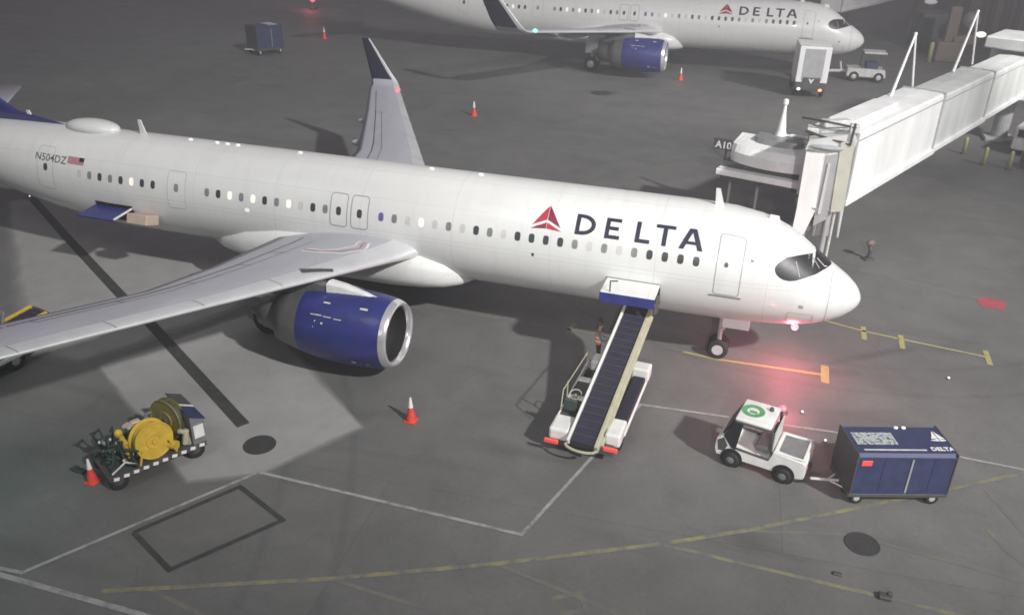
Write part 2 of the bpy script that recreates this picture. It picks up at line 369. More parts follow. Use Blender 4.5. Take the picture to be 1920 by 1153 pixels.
# yellow service road lines
line('yellow_line', [(-18.03, -17.04), (-12.99, -14.82), (-9.27, -12.96), (-5.38, -10.81), (-3.27, -9.51), (2.38, -5.58), (5.4, -3.4), (12, 1.6)], .14, PY, .010)
line('yellow_line', [(-12.99, -14.82), (-9.8, -14.93), (-5, -15.1)], .12, PYO, .006)
line('yellow_line', [(-9.27, -12.96), (-7.2, -13.3), (-3.8, -14.0)], .12, PYO, .006)
line('yellow_line', [(-5.38, -10.81), (1.85, -10.83), (6, -10.9)], .13, PY, .006)
line('yellow_line', [(-3.27, -9.51), (-.5, -8.7), (4.5, -9.2), (9, -9.6)], .11, PYO, .006)
line('yellow_line', [(-17.0, -16.6), (-14.2, -17.0), (-10, -17.6)], .12, PYO, .006)
line('yellow_line', [(3.2, -5.2), (4.4, -8.4), (5.6, -12)], .12, PYO, .006)
# parking centre line, stop bar and the numbered crossing ticks
line('yellow_centre_line', [(-26, .1), (-13.6, -.1), (-10.8, 0), (-6.5, -.2)], .13, PYO, .010)
line('yellow_centre_line', [(-6.3, -.22), (-5.0, -.35), (-1.25, -.15)], .14, PY2, .010)
line('yellow_stop_bar', [(-1.22, -.72), (-1.22, .55)], .28, PY2, .013)
line('yellow_lead_line', [(-7, 5.3), (-1.35, 4.4), (.25, 3.95), (1.62, 3.75), (4.65, 3.35)], .12, PY2, .010)
for x, y in ((.25, 3.75), (1.62, 3.5), (4.62, 3.3)): line('yellow_tick', [(x, y - .55), (x, y + .6)], .2, PY2, .013)
line('yellow_tick', [(-10.85, -.5), (-10.75, .65)], .2, PY, .013)
sheet('red_marking', [(5.1, 8.1), (6.0, 8.0), (6.2, 9.0), (5.5, 9.2), (5.0, 8.9)], PR, .012)
# faint remains of painted figures on the service road
for pts in (((-7.6, -13.6), (-7.0, -13.2), (-6.7, -13.7), (-7.3, -14.0)), ((-6.0, -13.9), (-5.4, -13.3), (-5.0, -13.9)), ((-5.9, -14.5), (-5.2, -14.3), (-4.9, -14.7)),
            ((-.2, -6.9), (.3, -6.6), (.5, -7.1)), ((3.0, -7.2), (3.3, -7.9), (3.8, -8.5)), ((2.6, -6.4), (3.1, -6.6))): line('faded_road_figure', list(pts), .14, PYO, .0055)
# dark strips: drain line and the sealed rectangle
line('dark_joint_strip', [(-42.5, 4.7), (-36, .6), (-29.28, -3.54), (-26.19, -5.34), (-18.9, -9.9)], .42, PD, .011)
line('dark_joint_strip', [(-18.74, -15.09), (-17.22, -12.53), (-15.29, -13.35), (-16.95, -15.9), (-18.74, -15.09)], .15, PD, .007)
line('dark_joint_strip', [(-95, 33), (-61.9, 47.4), (-66.7, 72)], .3, PW2, .007)

# ------------------------------------------------------------------ airliner
D_ = [0, .03, .08, .15, .3, .6, 1, 1.5, 2, 2.5, 3, 3.5, 4, 5, 6.5]
T_ = [3.09, 3.22, 3.33, 3.45, 3.62, 3.86, 4.10, 4.38, 4.72, 5.05, 5.32, 5.52, 5.66, 5.81, 5.87]
B_ = [3.07, 2.96, 2.86, 2.76, 2.62, 2.42, 2.24, 2.08, 1.98, 1.91, 1.86, 1.82, 1.79, 1.75, 1.73]
W_ = [.02, .14, .25, .35, .52, .78, 1.03, 1.28, 1.46, 1.60, 1.71, 1.79, 1.86, 1.94, 1.975]
ST = [(-.6 - 5.9 * d / 6.5, t, b, w) for d, t, b, w in zip(D_, T_, B_, W_)]
ST += [(x, 5.87, 1.73, 1.975) for x in (-9, -12, -16, -20, -24, -28)]
ST += [(-30.5, 5.87, 1.74, 1.975), (-32, 5.87, 1.83, 1.96), (-34, 5.87, 2.08, 1.9), (-36, 5.85, 2.45, 1.78), (-38, 5.80, 2.9, 1.58), (-40, 5.70, 3.4, 1.28), (-42, 5.5, 3.95, .92), (-43.6, 5.28, 4.4, .52), (-44.3, 5.1, 4.65, .22), (-44.5, 5.0, 4.75, .06)]
def lerp_st(x):
    for i in range(len(ST) - 1):
        a, b = ST[i], ST[i + 1]
        if a[0] >= x >= b[0]:
            t = (a[0] - x) / (a[0] - b[0]) if a[0] != b[0] else 0
            return [a[k] + (b[k] - a[k]) * t for k in (1, 2, 3)]
    return list(ST[0][1:]) if x > ST[0][0] else list(ST[-1][1:])
def surf(x, th, off=0.0):
    """point of the fuselage skin; th in degrees up from the starboard waterline"""
    t, b, w = lerp_st(x); zc, h = (t + b) / 2, (t - b) / 2; a = R(th)
    n = Vector((0, -math.cos(a) / w, math.sin(a) / h)).normalized()
    return Vector((x, -w * math.cos(a), zc + h * math.sin(a))) + n * off
def patch(cols, off=.006, nh=8, nx=None):
    """cols: list of (x, th_lo, th_hi)"""
    bm = nb(); g = []
    for x, lo, hi in cols:
        g.append([bm.verts.new(surf(x, lo + (hi - lo) * j / nh, off)) for j in range(nh + 1)])
    for i in range(len(g) - 1):
        for j in range(nh):
            try: bm.faces.new((g[i][j], g[i + 1][j], g[i + 1][j + 1], g[i][j + 1]))
            except ValueError: pass
    bmesh.ops.remove_doubles(bm, verts=bm.verts[:], dist=.0005)
    return bm
def disc(x, th, w, h, off=.005, n=16, e=3.0):
    bm = nb(); c = bm.verts.new(surf(x, th, off)); vs = []
    for i in range(n):
        a = 2 * math.pi * i / n; cx, sx = math.cos(a), math.sin(a)
        ux = math.copysign(abs(cx) ** (2 / e), cx) * w / 2; uh = math.copysign(abs(sx) ** (2 / e), sx) * h / 2
        vs.append(bm.verts.new(surf(x + ux, th + math.degrees(uh / 2.03), off)))
    for i in range(n): bm.faces.new((c, vs[i], vs[(i + 1) % n]))
    return bm
def frame_patch(x0, x1, lo, hi, t=.03, off=.008, rc=.12):
    """thin outline of a door (x0 < x1)"""
    bm = nb(); n = 6; pts = []
    ra = math.degrees(rc / 2.03); ta = math.degrees(t / 2.03)
    for (cx, ch, a0) in ((x1 - rc, hi - ra, 0), (x0 + rc, hi - ra, 90), (x0 + rc, lo + ra, 180), (x1 - rc, lo + ra, 270)):
        for i in range(n + 1):
            a = R(a0 + 90 * i / n); pts.append((cx, ch, math.cos(a), math.sin(a)))
        # straight side samples
        nx = {0: (x0 + rc, hi - ra), 90: (x0 + rc, lo + ra), 180: (x1 - rc, lo + ra), 270: (x1 - rc, hi - ra)}[a0]
        dcx, dsx = math.cos(R(a0 + 90)), math.sin(R(a0 + 90))
        for k in range(1, 8): pts.append((cx + (nx[0] - cx) * k / 8, ch + (nx[1] - ch) * k / 8, dcx, dsx))
    o = [bm.verts.new(surf(cx + rc * c, ch + ra * s, off)) for cx, ch, c, s in pts]
    i_ = [bm.verts.new(surf(cx + (rc - t) * c, ch + (ra - ta) * s, off)) for cx, ch, c, s in pts]
    m = len(pts)
    for k in range(m): bm.faces.new((o[k], o[(k + 1) % m], i_[(k + 1) % m], i_[k]))
    return bm
def stroke(bm, p0, p1, w0, off=.009, wx=None):
    """letter stroke between (x, th) points; w is the stroke width in metres"""
    k = 2.03 * math.pi / 180
    a = Vector((p0[0], p0[1] * k)); b = Vector((p1[0], p1[1] * k)); d = (b - a); L = d.length; d.normalize()
    if wx: n = Vector((wx / 2, 0)) if abs(d.y) > .3 else Vector((0, wx / 2))
    else: n = Vector((-d.y, d.x)) * w0 / 2
    q = max(2, int(L / .08)); prev = None
    for i in range(q + 1):
        c = a.lerp(b, i / q); l = c + n; r = c - n
        cur = (bm.verts.new(surf(l.x, l.y / k, off)), bm.verts.new(surf(r.x, r.y / k, off)))
        if prev: bm.faces.new((prev[0], prev[1], cur[1], cur[0]))
        prev = cur

def make_airliner():
    root = thing('airliner', 'nearer white airliner with DELTA lettering, a belt loader at its open hold', 'airliner')
    # fuselage
    secs = []
    xs = []
    for i in range(len(ST) - 1):
        a, b = ST[i][0], ST[i + 1][0]; n = 1 if a > -1.2 else (2 if a > -6.5 else 2)
        xs += [a + (b - a) * k / n for k in range(n)]
    xs.append(ST[-1][0])
    for x in xs: secs.append([surf(x, 360 * j / 72) for j in range(72)])
    bm = loft(nb(), secs); fus = obj('fuselage', bm, M['white'], root, True)
    # belly fairing
    secs = []
    for x, w, zt, zb in ((-14.6, .9, 2.5, 1.72), (-14.9, 1.45, 2.85, 1.62), (-15.4, 1.92, 3.10, 1.55), (-16.2, 2.2, 3.32, 1.48), (-17.5, 2.36, 3.62, 1.38), (-20, 2.40, 3.72, 1.36), (-22.4, 2.28, 3.55, 1.42), (-24, 2.05, 3.2, 1.52), (-25.3, 1.55, 2.65, 1.64), (-26.3, .85, 2.25, 1.76)):
        s = []
        for j in range(40):
            a = 2 * math.pi * j / 40; c, q = math.cos(a), math.sin(a)
            s.append((x, w * math.copysign(abs(c) ** .72, c), (zt + zb) / 2 + (zt - zb) / 2 * math.copysign(abs(q) ** .8, q)))
        secs.append(s)
    obj('belly_fairing', loft(nb(), secs), M['white'], root, True)
    # cockpit mask and its panes
    half = [(-3.57, 24, 28), (-3.50, 20.5, 32.5), (-3.38, 18.2, 38), (-3.25, 17.4, 43), (-3.05, 18.5, 48.5), (-2.85, 22, 55), (-2.65, 28, 63), (-2.45, 35, 73), (-2.32, 40, 90), (-2.2, 46, 90), (-2.05, 56, 90), (-1.93, 65, 90), (-1.84, 74, 90), (-1.78, 82, 90), (-1.76, 89, 90)]
    for sgn in (0, 1):
        c = half if not sgn else [(x, 180 - hi, 180 - lo) for x, lo, hi in half]
        obj('cockpit_window', patch(c, .008, 12), M['glassd'], root, True)
    bm = nb()
    for q in ((90, 90, -2.3, -1.78), (56, 66, -2.16, -2.42), (124, 114, -2.16, -2.42), (28, 44, -2.75, -2.95), (152, 136, -2.75, -2.95)):
        k = 10; prev = None
        for i in range(k + 1):
            x = q[2] + (q[3] - q[2]) * i / k; th = q[0] + (q[1] - q[0]) * i / k
            cur = (bm.verts.new(surf(x - .015, th - .6, .013)), bm.verts.new(surf(x + .015, th + .6, .013)))
            if prev: bm.faces.new((prev[0], prev[1], cur[1], cur[0]))
            prev = cur
    parts('window_divider', bm, M['seal'], root)
    bm = nb(); tube(bm, surf(-2.0, 66, .02), surf(-2.28, 70, .03), .012, n=6); tube(bm, surf(-1.93, 69, .02), surf(-2.0, 66, .02), .018, n=6); obj('pane_reflection', bm, M['whitep'], root)  # white strips stand in for a reflection on the cockpit glass
    bm = nb(); k = 72; ra = [bm.verts.new(surf(-1.70, 360 * j / k, .004)) for j in range(k)]; rb = [bm.verts.new(surf(-1.722, 360 * j / k, .004)) for j in range(k)]
    for j in range(k):
        if not 60 < 360 * j / k < 120: bm.faces.new((ra[j], ra[(j + 1) % k], rb[(j + 1) % k], rb[j]))
    obj('radome_joint', bm, M['seal'], root)
    # cabin windows
    kinds = 'ddddmpmpdpdddpmdd' + 'pmmdml'
    xs = [-6.11 - .525 * k for k in range(17)] + [-14.51 - .545 * k for k in range(1, 7)]
    front = list(zip(xs, 'ddddmpmpmddd' + 'dpmdp' + 'mplwmv'))
    mid = list(zip([-20.13 - .533 * k for k in range(11)], 'mdwlmdlmldm'))
    aft = list(zip([-28.06 - .533 * k for k in range(8)], 'ddldmdmp'))
    pm = {'v': 'panepur', 'd': 'pane', 'm': 'pane2', 'p': 'pane3', 'l': 'panelit', 'w': 'pane3'}
    for x, k in front + mid + aft + [(-33.6, 'd'), (-26.93, 'm'), (-18.68, 'd'), (-19.56, 'd')]:
        obj('window', disc(x, 17.3, .215, .325), M[pm[k]], root)
    # doors
    def door(x0, x1, lo, hi, nm='door', t=.028, rc=.12):
        cols = [(x0 + (x1 - x0) * i / 4, lo, hi) for i in range(5)]
        d = obj(nm, patch(cols, .003, 16), M['white'], root, True)
        obj('door_seal', frame_patch(x0 - .01, x1 + .01, lo - .3, hi + .3, t, .0075, rc), M['seal'], d)
        return d
    d1 = door(-5.44, -4.60, -12, 48, 'passenger_door')
    obj('door_window', disc(-5.12, 18.5, .13, .17, .009), M['pane'], d1)
    obj('door_sill', patch([(-5.58, -14.6, -13), (-5, -14.6, -13), (-4.5, -14.6, -13)], .02, 2), M['greym'], d1)
    for x in (-18.68, -19.56): door(x - .36, x + .36, 1, 36.5, 'emergency_exit', .035, .16)
    door(-27.35, -26.5, -6, 36, 'aft_cabin_door', .015)
    door(-34.05, -33.2, -10, 44, 'rear_cabin_door', .018)
    obj('static_port', disc(-11.8, 1, .10, .12), M['pane'], root); obj('static_port', disc(-4.32, 27, .1, .1), M['pane2'], root)
    obj('static_port', disc(-2.55, -10, .16, .2, .006), M['seal'], root)
    obj('service_hatch', frame_patch(-2.95, -2.1, -46, -22, .02, .007, .08), M['seal'], root)
    # lettering
    a = .15; lo, hi = 27.2, 48; LT = {c: nb() for c in 'DELTA'}; bm = LT['D']
    stroke(bm, (-10.30, lo), (-10.30, hi), a)
    k = 2.03 * math.pi / 180; H = (hi - lo); cx, ch = -10.16, (lo + hi) / 2
    prev = None                                                       # bowl of the D
    for i in range(21):
        t = R(-90 + 180 * i / 20); ox, oh = .49 * math.cos(t), H / 2 * math.sin(t); ix, ih = .34 * math.cos(t), (H / 2 - math.degrees(.135 / 2.03)) * math.sin(t)
        cur = (bm.verts.new(surf(cx + ox, ch + oh, .009)), bm.verts.new(surf(cx + ix, ch + ih, .009)))
        if prev: bm.faces.new((prev[0], prev[1], cur[1], cur[0]))
        prev = cur
    t_ = math.degrees(.065 / 2.03)
    for h in (lo + t_, hi - t_): stroke(bm, (-10.23, h), (-10.15, h), .13)
    bm = LT['E']; stroke(bm, (-9.25, lo), (-9.25, hi), a)
    for h, e in ((lo + t_, -8.80), (ch, -8.86), (hi - t_, -8.80)): stroke(bm, (-9.18, h), (e, h), .13)
    bm = LT['L']; stroke(bm, (-8.19, lo), (-8.19, hi), a); stroke(bm, (-8.12, lo + t_), (-7.76, lo + t_), .13)
    bm = LT['T']; stroke(bm, (-7.27, lo), (-7.27, hi - 3.7), a); stroke(bm, (-7.60, hi - t_), (-6.94, hi - t_), .13)
    bm = LT['A']; stroke(bm, (-6.68, lo), (-6.39, hi), .15, wx=.17); stroke(bm, (-6.04, lo), (-6.33, hi), .15, .010, wx=.17); stroke(bm, (-6.55, lo + 6.5), (-6.17, lo + 6.5), .11, .0085)
    for c in 'DELTA': obj('wordmark_letter', LT[c], M['letter'], root, label='dark navy letter %s of the word DELTA' % c)
    # emblem: a triangle of four red facets parted by white lines
    def tri(pts, m, par=None, n=8):
        bm = nb(); A, B, C = [Vector(p) for p in pts]; rows = []
        for i in range(n + 1):
            l = A.lerp(B, i / n); r = A.lerp(C, i / n); rows.append([bm.verts.new(surf(*(l.lerp(r, j / max(1, i))), .009)) for j in range(i + 1)])
        for i in range(n):
            for j in range(i + 1):
                bm.faces.new((rows[i][j], rows[i + 1][j], rows[i + 1][j + 1]))
                if j < i: bm.faces.new((rows[i][j], rows[i + 1][j + 1], rows[i][j + 1]))
        return obj('emblem_facet' if par else 'emblem', bm, M[m], par or root)
    e = tri([(-11.42, 53), (-11.93, 31), (-11.42, 37.5)], 'red')
    tri([(-11.40, 53), (-11.40, 37.5), (-10.90, 31)], 'redd', e)
    tri([(-11.42, 34.8), (-11.99, 27.2), (-11.42, 28.6)], 'redd', e)
    tri([(-11.40, 34.8), (-11.40, 28.6), (-10.84, 27.2)], 'red', e)
    vm = lambda c: surf(-34.2 + c.x, 25.2 + math.degrees(c.y / 2.03), .012 + c.z)
    obj('registration', text_bm('N504DZ', .46, None, .002, .004, vm), M['regist'], root, label='small grey registration N504DZ')
    f = obj('flag', patch([(-32.45, 27, 36), (-32.1, 27, 36), (-31.6, 27, 36)], .009, 4), M['flagr'], root)
    obj('flag_canton', patch([(-31.85, 31, 36), (-31.6, 31, 36)], .012, 4), M['letter'], f)
    # antennas, dome and small lights on the crown
    for x, h in ((-5.55, .55), (-29.6, .6), (-35.6, .45)):
        bm = nb(); prism(bm, [(x, 5.82), (x - .30, 5.82), (x - .34, 5.87 + h), (x - .20, 5.87 + h)], 'Y', -.03, .03); obj('blade_antenna', bm, M['white'], root)
    bm = nb(); prism(bm, [(-3.55, 5.3), (-4.0, 5.5), (-4.0, 5.72), (-3.7, 5.7)], 'Y', -.02, .02); obj('blade_antenna', bm, M['whitep'], root)
    obj('radome_hump', ball(nb(), (-32.4, 0, 5.92), (1.35, .62, .34), 28, 14), M['white'], root, True)
    for x in (-14.5, -16.5, -22.2, -25.1, -25.6, -26.1, -27.4): obj('crown_light', ball(nb(), (x, 0, 5.885), (.11, .06, .05), 10, 6), M['stud'], root, True)
    obj('wing_inspection_light', disc(-23.6, 4, .22, .15, .008), M['stud'], root)
    bm = nb(); tube(bm, (-2.52, 0, 2.02), (-2.54, 0, 1.74), .05, .035, 10); box(bm, (-2.52, 0, 2.0), (.3, .16, .06), None, .02); nbk = obj('nose_lamp_bracket', bm, M['greyd'], root)
    obj('nose_lamp', ball(nb(), (-2.54, 0, 1.66), (.13, .13, .12), 16, 10), M['redlamp'], nbk, True, label='glowing pink-red lamp hanging under the nose')
    # tail
    def blade(secs, m, name, par=root, split=None):
        """secs: list of (LE point, TE point, thickness, thickness-direction)"""
        rows = []; n = 14
        for le, te, th, d in secs:
            le = Vector(le); te = Vector(te); d = Vector(d).normalized(); s = []
            for sg, rng in ((1, range(n)), (-1, range(n, 0, -1))):
                for i in rng:
                    u = (i / n) ** 1.7; yt = th * (2.98 * math.sqrt(u) - 1.32 * u - 3.286 * u * u + 2.44 * u ** 3 - .815 * u ** 4) * .5 * 2 / 2
                    s.append(le.lerp(te, u) + d * sg * yt)
            rows.append(s)
        return obj(name, loft(nb(), rows), m, par, True)
    blade([((-33.4, 0, 5.8), (-43.2, 0, 5.5), .06, (0, 1, 0)), ((-36.4, 0, 6.25), (-43.3, 0, 6.1), .25, (0, 1, 0)), ((-38.6, 0, 7.4), (-43.9, 0, 7.4), .5, (0, 1, 0)), ((-43, 0, 11.76), (-45.4, 0, 11.76), .22, (0, 1, 0))], M['navy'], 'tail_fin')
    for s in (-1, 1):
        blade([((-39.4, s * .6, 5.0), (-43.2, s * .6, 4.9), .4, (0, 0, 1)), ((-42.9, s * 6.2, 5.55), (-44.6, s * 6.2, 5.5), .14, (0, 0, 1))], M['wing'], 'tailplane')
    # wings
    for s, le0, lek, tes in ((-1, -15.43, .4495, [(1.9, -22.2), (6.4, -22.15), (9.3, -22.45), (13, -24.1), (17.0, -25.4)]),
                             (1, -15.75, .60, [(1.9, -23.2), (7.9, -24.0), (12.5, -25.9), (17.0, -27.9)])):
        def te(y):
            for (a, b), (c, d) in zip(tes, tes[1:]):
                if y <= c: return b + (d - b) * max(0, (y - a)) / (c - a)
            return tes[-1][1]
        n = 16; us = [(i / n) ** 1.5 for i in range(n + 1)]; us = sorted(set([u for u in us if abs(u - .17) > .03] + [.17]))
        rows = []; ys = [0, 1.9, 3.1, 4.5, 5.75, 6.4, 7.9, 9.3, 11, 13, 15, 17.0]
        for y in ys:
            xl = le0 - lek * y; xt = te(max(y, 1.9)); c = xl - xt; z = 3.15 + (y - 2) * .105 if y > 2 else 3.15
            if y < 3.2 and s < 0: xl += 0
            tk = c * (.14 if y < 3 else .12 - .001 * y)
            def pt(u, up):
                yt = tk * (2.98 * math.sqrt(u) - 1.32 * u - 3.286 * u * u + 2.44 * u ** 3 - .815 * u ** 4) * .5
                cam_ = .022 * c * math.sin(math.pi * min(1, u)) - .02 * c * u
                return Vector((xl - c * u, s * y, z + cam_ + (yt if up else -yt)))
            rows.append([pt(u, True) for u in us] + [pt(u, False) for u in us[::-1][1:-1]])
        # winglet root blend: three more sections curling upward
        xl, xt = le0 - lek * 17, te(17); z0 = 3.15 + 15 * .105
        m = len(us); NP = 2 * m - 2; ki = us.index(.17)
        full = bmesh.new()
        rs = [[full.verts.new(v) for v in r_] for r_ in rows]
        def build(sel, name, mt, lb=None):
            bm = nb(); vv = [[None] * NP for _ in rows]
            for k in range(len(rows) - 1):
                for i in range(NP):
                    j = (i + 1) % NP
                    if not sel(k, i): continue
                    q = []
                    for (kk, ii) in ((k, i), (k, j), (k + 1, j), (k + 1, i)):
                        if vv[kk][ii] is None: vv[kk][ii] = bm.verts.new(rows[kk][ii])
                        q.append(vv[kk][ii])
                    bm.faces.new(q)
            return obj(name, bm, mt, root, True)
        full.free()
        lead = lambda k, i: (i < ki or i >= NP - ki) and k >= 1
        wg = build(lambda k, i: not lead(k, i), 'wing', M['wing'])
        build(lead, 'leading_edge_slat', M['slat'])
        def wpt(y, u, off=.012):
            """point on the upper skin"""
            yy = max(0, min(17, y)); xl_ = le0 - lek * yy; c = xl_ - te(max(yy, 1.9)); z = 3.15 + max(0, yy - 2) * .105
            tk = c * (.14 if yy < 3 else .12 - .001 * yy)
            yt = tk * (2.98 * math.sqrt(u) - 1.32 * u - 3.286 * u * u + 2.44 * u ** 3 - .815 * u ** 4) * .5
            return Vector((xl_ - c * u, s * yy, z + .022 * c * math.sin(math.pi * u) - .02 * c * u + yt + off))
        def wline(pts, w, mt, name, off=.012):
            bm = nb(); prev = None
            ps = []
            for (a, b) in zip(pts, pts[1:]):
                for i in range(6): ps.append((a[0] + (b[0] - a[0]) * i / 6, a[1] + (b[1] - a[1]) * i / 6))
            ps.append(pts[-1]); P3 = [wpt(*q, off) for q in ps]
            for i, v in enumerate(P3):
                d = (P3[min(i + 1, len(P3) - 1)] - P3[max(0, i - 1)]); n_ = Vector((-d.y, d.x, 0)).normalized() * w / 2
                cur = (bm.verts.new(v + n_), bm.verts.new(v - n_))
                if prev: bm.faces.new((prev[0], prev[1], cur[1], cur[0]))
                prev = cur
            return obj(name, bm, mt, wg)
        wline([(2.6, .74), (6.4, .74), (13.3, .76)], .045, M['greyd'], 'flap_gap')
        wline([(13.4, .76), (16.2, .77)], .035, M['greyd'], 'flap_gap')
        wline([(3, .60), (12.8, .62)], .03, M['greym'], 'spoiler_gap')
        for y in (4.6, 6.2, 8.4, 10.6, 12.8): wline([(y, .61), (y, .74)], .03, M['greym'], 'spoiler_gap')
        for y in (7.2, 9.7, 12.1, 14.4): wline([(y, .01), (y, .165)], .025, M['greym'], 'slat_gap', .008)
        # walkway paint by the root
        for dy, wd in ((0, .10), (.32, .08), (.7, .07)):
            wline([(2.7, .22 + dy * .1), (3.3 - dy * .2, .17 + dy * .15), (4.0 - dy * .4, .22 + dy * .12), (4.3 - dy * .4, .38), (4.3 - dy * .4, .50)], wd, M['flagr'] if dy == .32 else M['whitep'], 'walkway_line')
        wline([(5.25, .045), (6.05, .15)], .34, M['greyd'], 'slat_cutout', .012)
        # sharklet
        if s < 0: sec = [(17.0, 0, xl, xt), (17.35, .08, xl - .22, xt - .05), (17.6, .36, xl - .5, xt - .2), (17.72, .8, xl - .85, xt - .45), (17.95, 2.5, xl - 2.25, xt - 1.15)]
        else: sec = [(17.0, 0, xl, xt), (17.35, .08, xl - .15, xt - .05), (17.55, .36, xl - .4, xt - .12), (17.62, .8, xl - .80, xt - .25), (17.72, 2.65, xl - 2.15, xt - .72)]
        rows2 = []
        for q, (y, dz, a, b) in enumerate(sec):
            dirs = [(0, 0, 1), (0, -.35 * s, .94), (0, -.8 * s, .6), (0, -s, .15), (0, -s, .05)][q]; d = Vector(dirs).normalized()
            c = a - b; tk = c * (.103 if q == 0 else .09)
            rw = []
            for up, rng in ((1, us), (-1, us[::-1][1:-1])):
                for u in rng:
                    yt = tk * (2.98 * math.sqrt(u) - 1.32 * u - 3.286 * u * u + 2.44 * u ** 3 - .815 * u ** 4) * .5
                    cm = (.022 * math.sin(math.pi * u) - .02 * u) * c * (1 if q < 2 else 0)
                    rw.append(Vector((a - c * u, s * y, z0 + dz)) + d * (up * yt + cm))
            rows2.append(rw)
        def build2(sel, name, mt, par):
            bm = nb(); vv = {}
            for k in range(len(rows2) - 1):
                for i in range(NP):
                    if not sel(k, i): continue
                    q = []
                    for key in ((k, i), (k, (i + 1) % NP), (k + 1, (i + 1) % NP), (k + 1, i)):
                        if key not in vv: vv[key] = bm.verts.new(rows2[key[0]][key[1]])
                        q.append(vv[key])
                    bm.faces.new(q)
            if par is root or True:
                tip = [vv.get((len(rows2) - 1, i)) for i in range(NP)]
                if all(tip): bm.faces.new(tip)
            return obj(name, bm, mt, par, True)
        led = lambda i: i < ki or i >= NP - ki
        wl = build2(lambda k, i: k >= 2 and not led(i), 'winglet', M['letter'], root)
        build2(lambda k, i: k < 2 and not led(i), 'winglet_root', M['wing'], wl)
        build2(lambda k, i: led(i), 'winglet_edge', M['slat'], wl)
        for (yy, ll, rr) in ((6.6, 2.6, .28), (9.6, 2.2, .24), (12.6, 1.9, .2)):
            t0 = te(yy); obj('flap_track_fairing', ball(nb(), (t0 + ll * .28, s * yy, 3.15 + (yy - 2) * .105 - .42), (ll * .55, rr * .7, rr), 20, 10), M['wing'], root, True)
        nl = obj('navigation_light', ball(nb(), (xl + .06, s * 16.6, z0 + .05), (.17, .24, .14), 12, 8), M['greenlamp' if s < 0 else 'redlamp2'], root, True)
        # engine
        ex, ey, ez = -15.3, s * 5.75, 1.86
        if s > 0: ex = -15.9
        T = Matrix.Translation((ex, ey, ez))
        eng = obj('engine', lathe(nb(), [(-.25, 1.19), (-.42, 1.235), (-.8, 1.285), (-1.4, 1.325), (-2.1, 1.33), (-2.8, 1.285), (-3.35, 1.205)], 64, T, 'X'), M['navy'], root, True)
        obj('inlet_lip', lathe(nb(), [(-.25, 1.193), (-.14, 1.155), (-.05, 1.115), (0, 1.07), (-.02, 1.025), (-.10, .98), (-.20, .955)], 64, T, 'X'), M['chrome'], eng, True)
        obj('inlet_duct', lathe(nb(), [(-.20, .955), (-.5, .955), (-1.15, 1.0), (-1.2, .3)], 48, T, 'X'), M['dark'], eng, True)
        fb = nb()
        for i in range(20):
            a = 2 * math.pi * i / 20; q = Matrix.Rotation(a, 4, 'X')
            v = [fb.verts.new(T @ (q @ Vector(p))) for p in ((-1.02, -.05, .28), (-1.12, .06, .28), (-1.14, .16, .97), (-.92, -.14, .97))]; fb.faces.new(v)
        obj('fan_blade', fb, M['greyd'], eng)
        obj('spinner', lathe(nb(), [(-.62, .01), (-.7, .12), (-.85, .22), (-1.1, .31)], 32, T, 'X'), M['greyd'], eng, True)
        obj('thrust_reverser', lathe(nb(), [(-3.35, 1.20), (-3.9, 1.08), (-4.35, .98), (-4.36, .90), (-3.9, .9)], 48, T, 'X'), M['engmetal'], eng, True)
        obj('exhaust_nozzle', lathe(nb(), [(-3.9, .74), (-4.7, .66), (-5.3, .52), (-5.32, .46), (-5.0, .4), (-5.6, .22), (-6.0, .03)], 40, T, 'X'), M['engmetal'], eng, True)
        bm = nb()
        for (a0, h0, x0, L_, ww) in ((-26, 0, -1.5, 1.35, .05), (-33, 0, -1.9, .3, .04), (20, 0, -.95, .28, .06), (28, 0, -2.0, .26, .045)):
            for i in range(1):
                rr = 1.325; aa = R(a0); y0 = -math.cos(aa) * rr; z_ = math.sin(aa) * rr + .0
                pass
        for (th, x0, L_, w_, rr) in ((38, -2.75, .42, .03, 1.322), (37, -2.25, .3, .03, 1.355), (36, -1.85, .28, .03, 1.358), (27, -2.3, .08, .06, 1.355), (29, -2.55, .04, .05, 1.345), (58, -2.4, .25, .06, 1.35), (58, -1.05, .28, .08, 1.34), (-30, -1.25, .16, .12, 1.352), (-34, -.75, .10, .07, 1.31), (-33, -.95, .05, .04, 1.33)):
            sg = -1 if s < 0 else 1; prev = None
            for i in range(3):
                x = x0 + L_ * i / 2; r_ = rr; cur = []
                for dt in (-1, 1):
                    a = R(th) + dt * w_ / 2 / r_; cur.append(bm.verts.new((ex + x, ey + sg * r_ * math.cos(a), ez + r_ * math.sin(a))))
                if prev: bm.faces.new((prev[0], prev[1], cur[1], cur[0]))
                prev = cur
        parts('engine_placard', bm, M['dirtyw'], eng)
        # pylon: white fillet on the cowl, grey spar box behind
        def pyl(x, w, zt, zb): return [(x, ey - w, zb), (x, ey - w * .85, zt - .05), (x, ey, zt), (x, ey + w * .85, zt - .05), (x, ey + w, zb)]
        obj('pylon_fillet', loft(nb(), [pyl(ex - .75, .03, ez + 1.28, ez + 1.2), pyl(ex - 1.2, .15, ez + 1.40, ez + 1.15), pyl(ex - 2.0, .24, ez + 1.56, ez + 1.1), pyl(ex - 2.55, .27, ez + 1.62, ez + .95)]), M['whitep'], eng)
        obj('pylon', loft(nb(), [pyl(ex - 2.55, .23, ez + 1.50, ez + .9), pyl(ex - 3.4, .24, ez + 1.62, ez + .8), pyl(ex - 4.6, .2, ez + 1.55, ez + .8), pyl(ex - 5.6, .08, ez + 1.3, ez + .95)]), M['engmetal'], eng)
        obj('cowl_strake', prism(nb(), [(ex - 1.2, ez + .95), (ex - 2.5, ez + .95), (ex - 2.5, ez + 1.18)], 'Y', ey - s * .86 - .015, ey - s * .86 + .015), M['greym'], eng)
